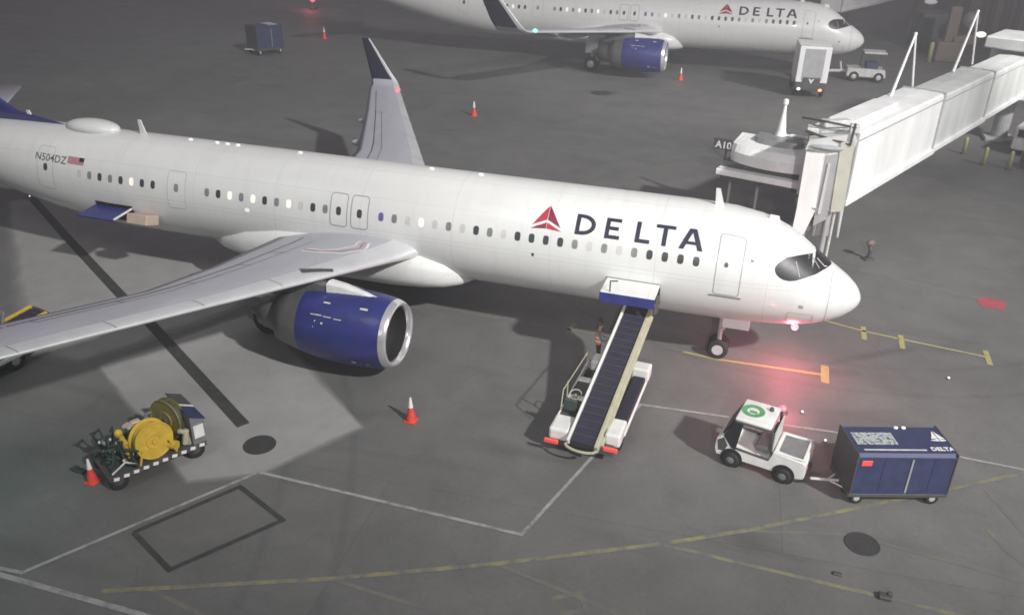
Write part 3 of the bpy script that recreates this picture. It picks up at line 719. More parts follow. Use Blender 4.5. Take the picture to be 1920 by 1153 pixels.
        # main gear
        g = nb(); tube(g, (-21.6, s * 3.8, 3.1), (-21.6, s * 3.8, .58), .13, n=14); tube(g, (-21.6, s * 3.25, .58), (-21.6, s * 4.35, .58), .10, n=12); tube(g, (-21.6, s * 3.8, 1.4), (-21.2, s * 2.2, 2.4), .07, n=8); tube(g, (-21.6, s * 3.8, 1.5), (-21.05, s * 3.8, .75), .06, n=8)
        mg = obj('main_gear', g, M['gear'], root)
        for dy in (-.46, .46):
            Tw = Matrix.Translation((-21.6, s * 3.8 + dy, .585))
            w_ = obj('wheel', lathe(nb(), [(-.2, .30), (-.21, .42), (-.17, .54), (-.08, .585), (.08, .585), (.17, .54), (.21, .42), (.2, .30)], 32, Tw, 'Y'), M['tyre'], mg, True)
            obj('wheel_hub', lathe(nb(), [(-.19, .02), (-.19, .12), (-.14, .3), (.14, .3), (.19, .12), (.19, .02)], 24, Tw, 'Y', True), M['hub'], w_)
        obj('gear_door', box(nb(), (-21.6, s * 4.02 + s * .15, 2.1), (1.0, .04, 1.3), Matrix.Rotation(R(6 * s), 3, 'X'), .01), M['white'], mg)
    # nose gear
    g = nb(); tube(g, (-5.07, 0, 1.95), (-5.07, 0, .38), .085, n=14); tube(g, (-5.07, -.34, .38), (-5.07, .34, .38), .06, n=10); tube(g, (-5.07, 0, 1.05), (-4.3, 0, 1.95), .05, n=8)
    tube(g, (-5.0, -.22, 1.2), (-5.0, .22, 1.2), .05, n=8)
    ng = obj('nose_gear', g, M['gear'], root)
    for dy in (-.25, .25):
        Tw = Matrix.Translation((-5.07, dy, .385))
        w_ = obj('wheel', lathe(nb(), [(-.10, .21), (-.12, .28), (-.09, .36), (-.04, .385), (.04, .385), (.09, .36), (.12, .28), (.10, .21)], 32, Tw, 'Y'), M['tyre'], ng, True)
        obj('wheel_hub', lathe(nb(), [(-.105, .02), (-.105, .2), (-.06, .215), (.06, .215), (.105, .2), (.105, .02)], 24, Tw, 'Y', True), M['hub'], w_)
    for sy in (-1, 1):
        obj('gear_door', box(nb(), (-4.55, sy * .42, 1.62), (.95, .03, .5), Matrix.Rotation(R(-14 * sy), 3, 'X'), .008), M['white'], ng)
        obj('taxi_light', lathe(nb(), [(-.04, .02), (-.04, .07), (.03, .085), (.04, .02)], 14, Matrix.Translation((-4.95, sy * .16, 1.25)), 'X', True), M['hub'], ng)
    # cargo holds: opened doors and dark hold openings
    op = obj('cargo_hold', patch([(-9.1, -40, -11), (-8.1, -40, -11), (-7.2, -40, -11)], .01, 8), M['dark'], root)
    bm = nb(); box(bm, (-8.14, -2.42, 3.33), (1.86, 1.22, .05), Matrix.Rotation(R(3), 3, 'X'), .012)
    cd = obj('cargo_door', bm, M['white'], root)
    bm = nb(); box(bm, (-8.14, -3.05, 3.14), (1.88, .05, .34), Matrix.Rotation(R(-8), 3, 'X'), .01); obj('door_lip', bm, M['navy'], cd)
    bm = nb(); box(bm, (-8.14, -2.44, 3.19), (1.8, 1.12, .2), Matrix.Rotation(R(3), 3, 'X'), .01); box(bm, (-7.16, -2.62, 2.96), (.06, .6, .62), Matrix.Rotation(R(-20), 3, 'X')); obj('door_frame', bm, M['greyd'], cd)
    bm = nb(); path(bm, [(-8.75, -2.95, 3.2), (-8.75, -2.95, 3.72), (-8.5, -2.9, 3.74)], .025, 6); obj('door_strut', bm, M['greyd'], cd)
    obj('cargo_hold', patch([(-31.2, -42, -13), (-30.4, -42, -13), (-29.3, -42, -13)], .01, 8), M['dark'], root)
    bm = nb(); box(bm, (-30.35, -2.38, 3.08), (1.85, 1.15, .07), Matrix.Rotation(R(6), 3, 'X'), .012); cd = obj('cargo_door', bm, M['navy'], root, label='navy open door of the aft hold')
    bm = nb(); box(bm, (-29.36, -2.4, 3.16), (.09, 1.15, .06), Matrix.Rotation(R(6), 3, 'X'), .01); obj('door_edge', bm, M['whitep'], cd)
    bm = nb(); box(bm, (-28.55, -2.26, 2.98), (1.0, .75, .42), Matrix.Rotation(R(-18), 3, 'X'), .03); obj('bulk_hold_cover', bm, M['beige'], root)
    return root
air = make_airliner()
far = copy_tree(air, None, ('cargo_door', 'cargo_hold', 'bulk_hold_cover', 'wing_inspection_light', 'registration', 'flag', 'nose_lamp_bracket'))
far.location = (2.387, 56.695, 0); far.rotation_euler = (0, 0, .0206); far.scale = (1.152,) * 3
tag(far, 'farther white airliner along the top edge with a green light on its wingtip', 'airliner')
def lamp_point(name, loc, col, power, r=.08):
    l = bpy.data.lights.new(name, 'POINT'); l.energy = power; l.color = col; l.shadow_soft_size = r
    o = bpy.data.objects.new(name, l); COL.objects.link(o); o.location = loc; return o
lamp_point('green_wingtip_glow', (-24.2, 36.3, 5.5), (.12, 1, .5), 170)
lamp_point('green_wingtip_glow', (-24.5, -15.4, 3.2), (.25, 1, .75), 60)

# ------------------------------------------------------------------ jet bridges
def make_bridge(label, loc=(0, 0, 0)):
    root = thing('jet_bridge', label, 'jet bridge', loc)
    d = Vector((.407, .9134, .006)); n = Vector((-.9134, .407, 0))     # along the tunnel, and across to its far side
    P = Vector((-1.1, 9.4, 3.2))
    def tun(s0, s1, w, h, inset, m, name):
        a = P + d * s0 + n * inset; b = P + d * s1 + n * inset; up = Vector((0, 0, 1)); e = .09
        def sec(c): return [c, c + up * (h - e), c + up * h + n * e, c + up * (h + .05) + n * w / 2, c + up * h + n * (w - e), c + up * (h - e) + n * w, c + n * w]
        return obj(name, loft(nb(), [sec(a), sec(a.lerp(b, .5)), sec(b)]), m, root)
    for s0, s1, w, h, i in ((.25, 11.6, 2.2, 3.15, 0), (11.0, 21.0, 2.0, 2.95, .1), (20.4, 30.5, 1.85, 2.75, .2)):
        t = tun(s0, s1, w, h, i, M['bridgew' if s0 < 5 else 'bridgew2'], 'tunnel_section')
        up = Vector((0, 0, 1)); bm = nb(); q = d.to_track_quat('X', 'Z').to_matrix()
        c = P + d * (s0 + s1) / 2 + n * (i - .02)
        box(bm, c + up * (h - .30), (s1 - s0 - .3, .05, .06), q); obj('roof_gutter', bm, M['bridgeg'], t)
        bm = nb(); box(bm, c + up * .12 - n * .05, (s1 - s0, .14, .28), q, .02); obj('bottom_rail', bm, M['bridgew'], t)
        bm = nb(); box(bm, c + n * (w / 2 + .02) - up * .12, (s1 - s0, w * .8, .18), q); obj('tunnel_underframe', bm, M['bridgeg'], t)
        bm = nb()
        for e in (s0 + .06, s1 - .12):
            box(bm, P + d * e + n * (i - .03) + up * (h / 2 + .04), (.16, .09, h + .06), q, .01); box(bm, P + d * e + n * (i + w / 2) + up * (h + .03), (.16, w * .94, .1), q, .01)
        parts('end_frame', bm, M['bridgeg'], t)
    # roof units and the cable A-frames
    q = d.to_track_quat('X', 'Z').to_matrix(); up = Vector((0, 0, 1))
    bm = nb(); box(bm, P + d * 3.9 + n * 1.2 + up * 3.3, (5.2, 1.2, .26), q, .05); parts('roof_unit', bm, M['bridgew'], root)
    for s, ln, hh in ((8.8, 3.2, 3.0), (18.7, 3.6, 3.2)):
        bm = nb(); b0 = P + d * s + n * 1.8 + up * 3.0; b1 = b0 + d * ln; t = b0 + d * ln * .55 + up * hh
        for a, r_ in ((b0, .085), (b1, .06)): tube(bm, a, t, r_, .055, 8)
        ball(bm, t, (.09, .09, .09), 8, 6); obj('cable_arch', bm, M['bridgew'], root)
    # rotunda at the building end
    c = P + d * 31.6 + n * 1.2; bm = nb()
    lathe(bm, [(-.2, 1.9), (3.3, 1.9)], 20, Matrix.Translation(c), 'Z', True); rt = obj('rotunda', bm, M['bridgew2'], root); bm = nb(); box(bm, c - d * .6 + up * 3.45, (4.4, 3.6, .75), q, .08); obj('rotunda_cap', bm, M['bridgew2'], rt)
    bm = nb(); tube(bm, (c.x, c.y, 0), (c.x, c.y, 3.0), .55, n=20); box(bm, (c.x, c.y, .12), (2, 2, .24), None, .04); obj('rotunda_column', bm, M['bridgeg'], rt)
    # support bogie under the cab
    bc = Vector((-1.95, 10.0, 0)); bm = nb()
    for sx in (-.45, .45): tube(bm, bc + n * sx + up * 3.0, bc + n * sx + up * .55, .12, n=12)
    box(bm, bc + up * .6, (.3, 1.3, .22), q, .03); bg_ = obj('support_bogie', bm, M['bridgeg'], root)
    for sx in (-.35, .35):
        Tw = Matrix.Translation(bc + n * sx + up * .42) @ Matrix.Rotation(math.atan2(n.y, n.x) - math.pi / 2, 4, 'Z')
        w_ = obj('wheel', lathe(nb(), [(-.14, .2), (-.16, .34), (-.1, .42), (.1, .42), (.16, .34), (.14, .2)], 28, Tw, 'Y'), M['tyre'], bg_, True)
        obj('wheel_hub', lathe(nb(), [(-.13, .02), (-.13, .2), (.13, .2), (.13, .02)], 20, Tw, 'Y', True), M['hub'], w_)
    # cab rotunda: grey slatted curtain drum
    cc = Vector((-2.12, 9.85, 3.2)); bm = nb(); NS = 56; prof = []
    for z in (-.05, 1, 2, 2.55):
        prof.append([(cc.x + (.80 + .012 * (i % 2)) * math.cos(2 * math.pi * i / NS), cc.y + (.80 + .012 * (i % 2)) * math.sin(2 * math.pi * i / NS), 3.2 + z) for i in range(NS)])
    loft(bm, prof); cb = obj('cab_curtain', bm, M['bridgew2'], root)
    bm = nb(); prism(bm, [(-1.50, 3.0), (-1.62, 6.1), (-1.08, 6.25), (-.98, 3.1)], 'Y', 9.12, 9.5); obj('corner_panel', bm, M['yelg2'], cb)
    bm = nb(); prism(bm, [(-2.12, 2.3), (-2.12, 5.5), (-1.64, 5.6), (-1.60, 2.7)], 'Y', 9.02, 9.3); obj('curtain_slot', bm, M['bridgeg'], cb)
    bm = nb(); prism(bm, [(-2.02, 2.9), (-1.98, 5.2), (-1.88, 5.2), (-1.90, 2.9)], 'Y', 8.96, 9.0); obj('slot_post', bm, M['bridgew2'], cb)
    bm = nb(); prism(bm, [(-2.95, 1.95), (-2.92, 3.0), (-2.95, 5.55), (-2.22, 5.6), (-2.14, 3.0), (-2.45, 1.85)], 'Y', 8.98, 9.45); obj('curtain_panel', bm, M['bridgew'], cb)
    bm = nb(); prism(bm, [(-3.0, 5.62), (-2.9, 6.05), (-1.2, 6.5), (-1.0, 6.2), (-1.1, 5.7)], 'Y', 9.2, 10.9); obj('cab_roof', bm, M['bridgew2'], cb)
    bm = nb(); path(bm, [(-3.1, 9.6, 6.35), (-2.3, 9.3, 6.2), (-1.3, 9.15, 6.05)], .06, 6); path(bm, [(-1.25, 9.1, 6.0), (-1.2, 9.15, 6.95)], .05, 6); obj('roof_cable', bm, M['greyd'], cb)
    bm = nb(); lathe(bm, [(2.55, .95), (2.63, 1.0), (2.70, .9), (2.76, .4)], 32, Matrix.Translation((cc.x, cc.y, 3.2)), 'Z', True)
    lathe(bm, [(-.22, .86), (-.05, .9)], 32, Matrix.Translation((cc.x, cc.y, 3.2)), 'Z', True); parts('curtain_ring', bm, M['bridgeg'], cb)
    # roof kit above the drum, hanging trunk and post below
    bm = nb(); box(bm, (cc.x + .2, cc.y + .5, 6.62), (1.3, .5, .3), Matrix.Rotation(R(30), 3, 'Z'), .05); box(bm, (cc.x - .7, cc.y + .3, 6.3), (.5, .7, .25), None, .04)
    box(bm, (cc.x + .95, cc.y - .3, 6.65), (.4, .4, .35), None, .04); parts('roof_unit', bm, M['dirtyw'], cb)
    bm = nb(); path(bm, [(cc.x - 1.2, cc.y + .4, 6.75), (cc.x - .2, cc.y - .2, 6.8), (cc.x + 1.0, cc.y - .5, 6.72)], .05, 6); obj('roof_pipe', bm, M['greyd'], cb)
    bm = nb(); box(bm, (-1.75, 10.15, 2.3), (.75, .5, 1.6), Matrix.Rotation(R(20), 3, 'Z'), .06); box(bm, (-2.3, 10.3, 2.35), (.4, .5, 1.5), None, .05); parts('cable_trunk', bm, M['bridgeg'], cb)
    bm = nb(); tube(bm, (-1.30, 9.4, 3.0), (-1.30, 9.4, 0.03), .06, n=10); tube(bm, (-1.02, 9.9, 3.0), (-.95, 9.9, 1.6), .10, .05, n=10); parts('service_post', bm, M['dirtyw'], cb)
    # cab: floor slab, curved hood, console window, posts, beacon spire
    a = math.atan2(-1.25, 4.75); Rz = Matrix.Rotation(a, 3, 'Z'); F = Vector((-4.55, 12.35, 3.2)); TT = Matrix.Translation(F) @ Rz.to_4x4()
    def lc(x, y, z): return TT @ Vector((x, y, z))
    bm = nb(); box(bm, lc(.1, .95, -.02), (4.9, 2.3, .30), Rz, .02); cf_ = obj('cab_floor', bm, M['bridgew'], root)
    bm = nb(); box(bm, lc(.1, 1.0, -.3), (4.5, 2.1, .2), Rz); obj('floor_beam', bm, M['greyd'], cf_)
    bm = nb(); secs = []
    for i in range(17):                                                # boat-shaped hood wrapping the slab
        t = i / 16; x = -2.0 + 4.45 * t; bow = math.sin(math.pi * t) ** .6
        secs.append([lc(x, .75 - .75 * bow, .42), lc(x, .68 - .80 * bow, .95), lc(x, .85 - .62 * bow, 1.25), lc(x, 2.05, 1.5), lc(x, 2.1, .42)])
    loft(bm, secs); hd = obj('cab_hood', bm, M['bridgew'], root)
    bm = nb(); secs = []
    for i in range(13):
        t = i / 12; x = -1.1 + 2.4 * t; bow = math.sin(math.pi * t) ** .5
        secs.append([lc(x, 1.25 - .35 * bow, 1.30), lc(x, 1.3 - .3 * bow, 1.62), lc(x, 2.1, 1.66), lc(x, 2.1, 1.3)])
    loft(bm, secs); obj('cab_window', bm, M['pane2'], hd)
    bm = nb(); box(bm, lc(.1, .75, .26), (4.6, .9, .3), Rz); obj('cab_bumper', bm, M['greyd'], hd)
    bm = nb(); box(bm, lc(2.55, .55, .75), (.5, .8, 2.2), Rz, .06); box(bm, lc(2.6, .3, -.75), (.5, .5, 1.9), Rz, .05); parts('cab_side_wall', bm, M['bridgew'], hd)
    bm = nb(); lathe(bm, [(0, .3), (.25, .22), (1.1, .1), (1.5, .07), (1.55, .13), (1.75, .13), (1.82, .02)], 14, Matrix.Translation(lc(-.1, 2.1, 1.62)), 'Z', True); obj('beacon_spire', bm, M['bridgew'], hd)
    bm = nb(); box(bm, lc(.7, 2.1, 1.58), (2.2, .9, .12), Rz, .02); path(bm, [lc(.4, 2.1, 1.7), lc(1.6, 2.0, 1.75), lc(2.5, 1.6, 1.85)], .08, 6); obj('roof_platform', bm, M['bridgew'], hd)
    bm = nb()
    for x, y in ((-2.0, 1.2), (-.55, 1.1)): tube(bm, lc(x, y, -.1), lc(x, y, -3.2), .07, n=8)
    parts('prop_post', bm, M['bridgeg'], cf_)
    bm = nb(); box(bm, lc(-2.52, .9, 1.05), (.95, .1, .55), Rz, .01); box(bm, lc(-2.35, .95, .45), (.08, .08, .8), Rz); sg = obj('gate_sign', bm, M['greyd'], root, label='dark gate sign reading A10')
    if 'near' in label or True:
        mtx = Matrix.Translation(lc(-2.90, .845, .86)) @ Rz.to_4x4() @ Matrix.Rotation(R(90), 4, 'X')
        obj('sign_text', text_bm('A10', .50, mtx, .004, .008), M['whitep'], sg)
    return root
make_bridge('white jet bridge with gate sign A10 behind the nearer nose')
fb_ = copy_tree([o for o in bpy.data.objects if o.name == 'jet_bridge'][0], None, ('gate_sign', 'cable_arch', 'cab_curtain', 'cab_hood', 'cab_floor', 'support_bogie'))
fb_.location = (1.1, 67.8, 0); fb_.scale = (1.1,) * 3
tag(fb_, 'distant white jet bridge cut by the top edge, at the nose of the far airliner', 'jet bridge')

# ------------------------------------------------------------------ wheels helper for ground vehicles
def veh_wheel(parent, c, r, w, hub='hub', axis='Y', hr=.5):
    T = Matrix.Translation(c); h = w / 2
    o = obj('wheel', lathe(nb(), [(-h * .9, r * hr), (-h, r * .75), (-h * .75, r * .96), (-h * .3, r), (h * .3, r), (h * .75, r * .96), (h, r * .75), (h * .9, r * hr)], 28, T, axis), M['tyre'], parent, True)
    obj('wheel_hub', lathe(nb(), [(-h * .85, r * .05), (-h * .92, r * .2), (-h * .7, r * hr), (h * .7, r * hr), (h * .92, r * .2), (h * .85, r * .05)], 20, T, axis, True), M[hub], o)
    return o

# ------------------------------------------------------------------ belt loaders
def make_loader(label, loc, rz, left='whitep', right='yelg', body='whitep', lift=2.6):
    t = thing('belt_loader', label, 'belt loader', loc, rz, 'belt loaders at the near airliner')
    lo, hi = Vector((.02, -2.72, .66)), Vector((.30, 3.2, lift))
    d = (hi - lo).normalized(); side = Vector((1, 0, 0)); side = (side - d * side.dot(d)).normalized(); up = side.cross(d)
    q = Matrix((side, d, up)).transposed(); mid = (lo + hi) / 2; L = (hi - lo).length
    bm = nb(); box(bm, mid, (.74, L - .12, .10), q, .02); bt = obj('conveyor_belt', bm, M['belt'], t)
    bm = nb()
    for k in range(20): box(bm, lo + d * (.35 + k * (L - .6) / 19) + up * .055, (.70, .018, .014), q)
    obj('belt_cleat', bm, M['greyd'], bt)
    bm = nb(); box(bm, mid - side * .43 + up * .02, (.09, L, .22), q, .02); obj('side_rail', bm, M[left], t)
    bm = nb(); box(bm, mid + side * .45 - up * .04, (.13, L, .30), q, .02); box(bm, mid + side * .55 - up * .12, (.1, L * .92, .1), q, .01); obj('side_rail', bm, M[right], t)
    bm = nb(); box(bm, mid - up * .17, (.7, L - .5, .16), q, .02); obj('boom_frame', bm, M['greym'], t)
    bm = nb(); e0 = lo - d * .06
    for i in range(9):
        a0 = R(180 + 180 * i / 9); a1 = R(180 + 180 * (i + 1) / 9)
        f = lambda a: e0 + side * (.48 * math.cos(a)) + d * (.17 * math.sin(a))
        tube(bm, f(a0), f(a1), .045, n=8)
    obj('end_bumper', bm, M['yelg'], t)
    bm = nb(); box(bm, hi + d * .03 - up * .02, (.86, .12, .14), q, .03); obj('end_roller', bm, M['greyd'], t)
    # chassis
    bm = nb(); box(bm, (0, -.1, .42), (1.9, 4.7, .30), None, .05); ch = obj('chassis', bm, M['greyd'], t)
    bm = nb()
    box(bm, (-.78, -2.05, .68), (.62, .85, .42), None, .08, 2); box(bm, (-.72, -.55, .86), (.66, .22, .08), None, .02); box(bm, (-.68, .62, .86), (.66, .24, .08), None, .02); box(bm, (-.62, 2.1, .74), (.62, .62, .40), None, .07, 2)
    box(bm, (-1.04, .02, .74), (.06, 4.0, .26), None, .02); parts('left_bodywork', bm, M[body], t)
    bm = nb(); box(bm, (-.98, -.9, 1.25), (.035, .035, .8)); box(bm, (-.98, 1.6, 1.1), (.035, .035, .6)); tube(bm, (-.98, -1.6, .98), (-.98, -1.4, 1.62), .02, n=6); tube(bm, (-.98, -1.4, 1.62), (-.98, 1.6, 1.40), .02, n=6); obj('hand_rail', bm, M['yelg'], t)
    bm = nb(); box(bm, (-.74, .05, .78), (.58, .95, .12), None, .03); box(bm, (-.74, -1.15, .78), (.58, .9, .10), None, .03); parts('seat_well', bm, M['greyd'], t)
    bm = nb(); box(bm, (-.72, -1.25, .92), (.44, .42, .14), None, .05); box(bm, (-.72, -1.45, 1.15), (.44, .1, .42), None, .04); obj('seat', bm, M['piping'], t)
    bm = nb()
    for i in range(16):
        a0, a1 = 2 * math.pi * i / 16, 2 * math.pi * (i + 1) / 16; tube(bm, (-.72 + .19 * math.cos(a0), -.85 + .17 * math.sin(a0), 1.18 + .08 * math.sin(a0)), (-.72 + .19 * math.cos(a1), -.85 + .17 * math.sin(a1), 1.18 + .08 * math.sin(a1)), .02, n=6)
    tube(bm, (-.72, -.85, 1.18), (-.72, -.6, .82), .025, n=6); obj('steering_wheel', bm, M['yelg'], t)
    bm = nb(); box(bm, (.84, -1.75, .70), (.48, .95, .44), None, .07, 2); box(bm, (.82, 2.1, .72), (.60, .55, .46), None, .06, 2); box(bm, (1.06, .1, .55), (.08, 3.3, .16), None, .03); parts('right_bodywork', bm, M[body], t)
    bm = nb(); box(bm, (.83, .2, .68), (.42, 2.9, .18), None, .03); obj('battery_cover', bm, M['belt'], t)
    for x in (-.95, .84):
        bm = nb(); box(bm, (x, -2.42 if x > 0 else -2.62, .52), (.44, .1, .14), None, .02); obj('tail_lamp', bm, M['redlow'], t)
    for x in (-.92, .92):
        for y in (-1.55, 1.5): veh_wheel(t, (x, y, .34), .34, .22, axis='X')
    bm = nb(); tube(bm, (.1, 1.4, .5), (.2, 1.9, 1.95), .06, n=8); tube(bm, (.35, 1.4, .5), (.35, 1.9, 1.95), .06, n=8); obj('lift_arm', bm, M['greym'], t)
    return t
make_loader('belt loader with white body under the opened forward hold of the near airliner', (-8.22, -5.45, 0), R(-1.5))
make_loader('belt loader cut by the left edge under the wing, with bright yellow rails', (-29.5, -11.0, 0), R(-8), 'yel', 'yel', 'whitep', 1.4)

# ------------------------------------------------------------------ baggage tug
t = thing('baggage_tug', 'small white baggage tug with a green mark on its roof, coupled to the blue cart', 'tug', (-3.05, -6.28, 0), R(-11))
bm = nb(); prism(bm, [(-1.30, .28), (-1.36, .5), (-1.33, .85), (-1.18, 1.02), (-.98, 1.06), (-.86, .62), (.28, .58), (.34, .95), (1.22, .88), (1.30, .80), (1.30, .32), (1.15, .26)], 'Y', -.62, .62)
bmesh.ops.bevel(bm, geom=[e for e in bm.edges], offset=.03, segments=2, affect='EDGES')
bd = smooth_angle(obj('body', bm, M['whitep'], t))
bm = nb()
for x in (-.82, .72):
    for s in (-1, 1): lathe(bm, [(-.03, .02), (-.03, .33), (.03, .33), (.03, .02)], 24, Matrix.Translation((x, s * .615, .29)), 'Y', True)
parts('wheel_arch', bm, M['dark'], bd)
for x in (-.82, .72):
    for s in (-1, 1): veh_wheel(t, (x, s * .62, .25), .25, .18, 'greym')
bm = nb(); box(bm, (-.36, 0, 1.66), (1.06, 1.22, .12), None, .05, 3); rf = smooth_angle(obj('roof', bm, M['whitep'], t))
bm = nb(); lathe(bm, [(0, .18), (.006, .34)], 28, Matrix.Translation((-.52, 0, 1.722)), 'Z'); box(bm, (-.5, -.06, 1.725), (.22, .14, .006)); obj('roof_mark', bm, M['green'], rf, label='green ring painted on the white roof')
bm = nb(); lathe(bm, [(0, .07), (.09, .06), (.13, .02)], 14, Matrix.Translation((-.05, .3, 1.72)), 'Z', True); obj('roof_lamp', bm, M['greyd'], rf)
bm = nb()
for s in (-1, 1):
    path(bm, [(-1.05, s * .57, 1.0), (-.84, s * .57, 1.62)], .04, 8); path(bm, [(.2, s * .57, 1.62), (.27, s * .57, .95)], .04, 8); path(bm, [(-.86, s * .59, .66), (.25, s * .59, .60)], .04, 8); path(bm, [(-.86, s * .59, .66), (-1.0, s * .59, 1.05)], .04, 8)
    path(bm, [(-.84, s * .58, 1.58), (.2, s * .58, 1.58)], .035, 8)
parts('cab_frame', bm, M['greyd'], t)
bm = nb(); prism(bm, [(-1.2, 1.03), (-.92, 1.60), (-.89, 1.60), (-1.14, 1.03)], 'Y', -.54, .54); obj('windscreen', bm, M['glassd'], t)
bm = nb(); prism(bm, [(-1.24, .46), (-1.30, .80), (-1.12, .94), (-.98, .70), (-1.06, .48)], 'Y', -.632, -.62); obj('side_intake', bm, M['greyd'], t)
bm = nb(); prism(bm, [(-1.14, 1.0), (-.90, 1.56), (-.62, 1.58), (-.74, .62), (-.86, .64)], 'Y', -.628, -.605); obj('front_quarter_panel', bm, M['glassd'], t)
bm = nb(); box(bm, (-.02, 0, .78), (.46, .9, .22), None, .06); box(bm, (.2, 0, 1.08), (.12, .9, .55), None, .05); obj('seat', bm, M['greym'], t)
bm = nb(); box(bm, (.30, 0, 1.22), (.03, 1.12, .62)); obj('rear_panel', bm, M['dirtyw'], t)
bm = nb(); box(bm, (.80, 0, .925), (.72, .94, .03), None, .01); obj('rear_deck', bm, M['greym'], t)
bm = nb(); box(bm, (1.2, 0, .93), (.08, 1.16, .09), None, .02); box(bm, (.80, -.56, .93), (.8, .07, .06), None, .02); box(bm, (.80, .56, .93), (.8, .07, .06), None, .02); parts('deck_rim', bm, M['whitep'], t)
bm = nb(); box(bm, (1.34, 0, .42), (.1, .3, .12), None, .02); obj('hitch', bm, M['greyd'], t)
for s in (-.42, .42): obj('tail_lamp', lathe(nb(), [(0, .045), (.02, .04)], 12, Matrix.Translation((1.305, s, .62)), 'X', True), M['redlow'], t)

# ------------------------------------------------------------------ blue baggage cart
def make_cart(label, loc, rz):
    t = thing('baggage_cart', label, 'baggage cart', loc, rz)
    t.scale = (.92, .95, .95)
    bm = nb(); box(bm, (0, 0, .36), (3.1, 1.46, .14), None, .02); obj('cart_frame', bm, M['greyd'], t)
    bm = nb()
    prism(bm, [(-.74, .44), (-.74, 1.76), (-.66, 1.86), (.66, 1.86), (.74, 1.76), (.74, .44)], 'X', -1.5, 1.5)
    sh = obj('cart_cover', bm, M['navy2'], t)
    bm = nb()
    for x in (-1.5, 1.5): box(bm, (x, 0, 1.16), (.05, 1.53, 1.44), None, .01)
    parts('end_panel', bm, M['greyd'], sh)
    bm = nb(); box(bm, (.18, -.757, 1.10), (.06, .02, 1.2), None, .004); obj('curtain_seam', bm, M['seal'], sh)
    bm = nb()
    for x in (-.65, .85): box(bm, (x, -.745, 1.13), (.02, .012, 1.26))
    for z in (.52, 1.72): box(bm, (0, -.752, z), (2.96, .014, .05))
    parts('curtain_fold', bm, M['navy2'], sh)
    for x, s in ((-1.2, -1), (1.15, -1), (-1.2, 1), (1.15, 1)): veh_wheel(t, (x, s * .62, .2), .2, .12, 'hub')
    bm = nb(); path(bm, [(-1.5, 0, .34), (-2.45, 0, .42)], .045, 8); path(bm, [(-1.5, -.35, .34), (-1.9, 0, .38)], .03, 6); path(bm, [(-1.5, .35, .34), (-1.9, 0, .38)], .03, 6); obj('drawbar', bm, M['dirtyw'], t)
    return t, sh
cart, sh = make_cart('covered navy blue baggage cart behind the small white tug, white lettering on its roof', (.42, -6.35, 0), R(19))
PWL = worn('flaking_pale_lettering', (.44, .47, .45), (.06, .08, .12), .50, .56, 9, .6)
bm = nb(); box(bm, (-.72, .06, 1.864), (1.25, .60, .008)); obj('roof_lettering_block', bm, PWL, sh, label='rubbed pale lettering across the cart roof')
bm = nb(); box(bm, (-.30, -.50, 1.864), (1.9, .055, .012)); obj('roof_stripe', bm, M['dirtyw'], sh)
bm = nb()
prism(bm, [(1.05, .06), (1.22, .44), (1.25, .10)], 'Z', 1.862, 1.872); prism(bm, [(1.28, .10), (1.26, .44), (1.46, .06)], 'Z', 1.862, 1.872); prism(bm, [(1.0, -.02), (1.25, .07), (1.25, -.06)], 'Z', 1.862, 1.872); prism(bm, [(1.5, -.02), (1.28, .07), (1.28, -.06)], 'Z', 1.862, 1.872)
obj('roof_emblem', bm, M['reflect'], sh, label='white triangular emblem on the cart roof')
mtx = Matrix.Translation((.80, -.52, 1.866)); obj('roof_lettering', text_bm('DELTA', .235, mtx, .003, .008), M['reflect'], sh)
for x in (.18, .42): obj('roof_stud', ball(nb(), (x, .60, 1.88), (.07, .06, .04), 10, 6), M['stud'], sh, True)
bm = nb(); box(bm, (-1.20, -.757, 1.56), (.32, .016, .18), None, .004); parts('red_reflection_patch', bm, M['redlow'], sh, label='red lamp reflection put on the cart corner as a glowing patch')  # dim glow in the material imitates a red lamp reflected on the cover
c2, s2 = make_cart('dark blue baggage cart standing alone on the dark apron at upper left', (-55.2, 46.9, 0), R(62))
c2.scale = (.95, 1.5, 1.5)
bm = nb(); box(bm, (.75, .1, 1.872), (1.1, 1.2, .012)); obj('roof_panel', bm, M['dirtyw'], s2)

# ------------------------------------------------------------------ hydrant fuelling cart
t = thing('hydrant_cart', 'fuelling hydrant cart loaded with yellow hose reels, beside the small cone at lower left', 'fuelling cart', (-20.33, -12.42, 0), R(61))
bm = nb(); box(bm, (0, 0, .48), (2.75, 1.62, .12), None, .02); obj('deck', bm, M['greyd'], t)
bm = nb(); box(bm, (0, -.83, .50), (2.75, .05, .13)); box(bm, (0, .83, .50), (2.75, .05, .13)); box(bm, (-1.4, 0, .50), (.05, 1.62, .13)); obj('deck_edge', bm, M['greyd'], t)
bm = nb()
for k in range(10): box(bm, (-1.25 + k * .275, -.86, .51), (.15, .012, .10), Matrix.Rotation(R(12), 3, 'Y'))
obj('hazard_chevron', bm, M['reflect'], t)
for x in (-1.15, 1.1):
    for s in (-.62, .62): veh_wheel(t, (x, s, .27), .27, .18, 'greyd')
bm = nb(); prism(bm, [(1.02, .54), (1.02, 1.56), (1.42, 1.36), (1.42, .54)], 'Y', -.80, .82); cab = obj('cabinet', bm, M['greym'], t)
bm = nb(); prism(bm, [(.99, 1.59), (.99, 1.56), (1.46, 1.33), (1.46, 1.36)], 'Y', -.84, -.05); obj('cabinet_lid', bm, M['navy2'], cab)
bm = nb(); prism(bm, [(.99, 1.59), (.99, 1.56), (1.46, 1.33), (1.46, 1.36)], 'Y', .05, .86); obj('cabinet_lid', bm, M['greyd'], cab)
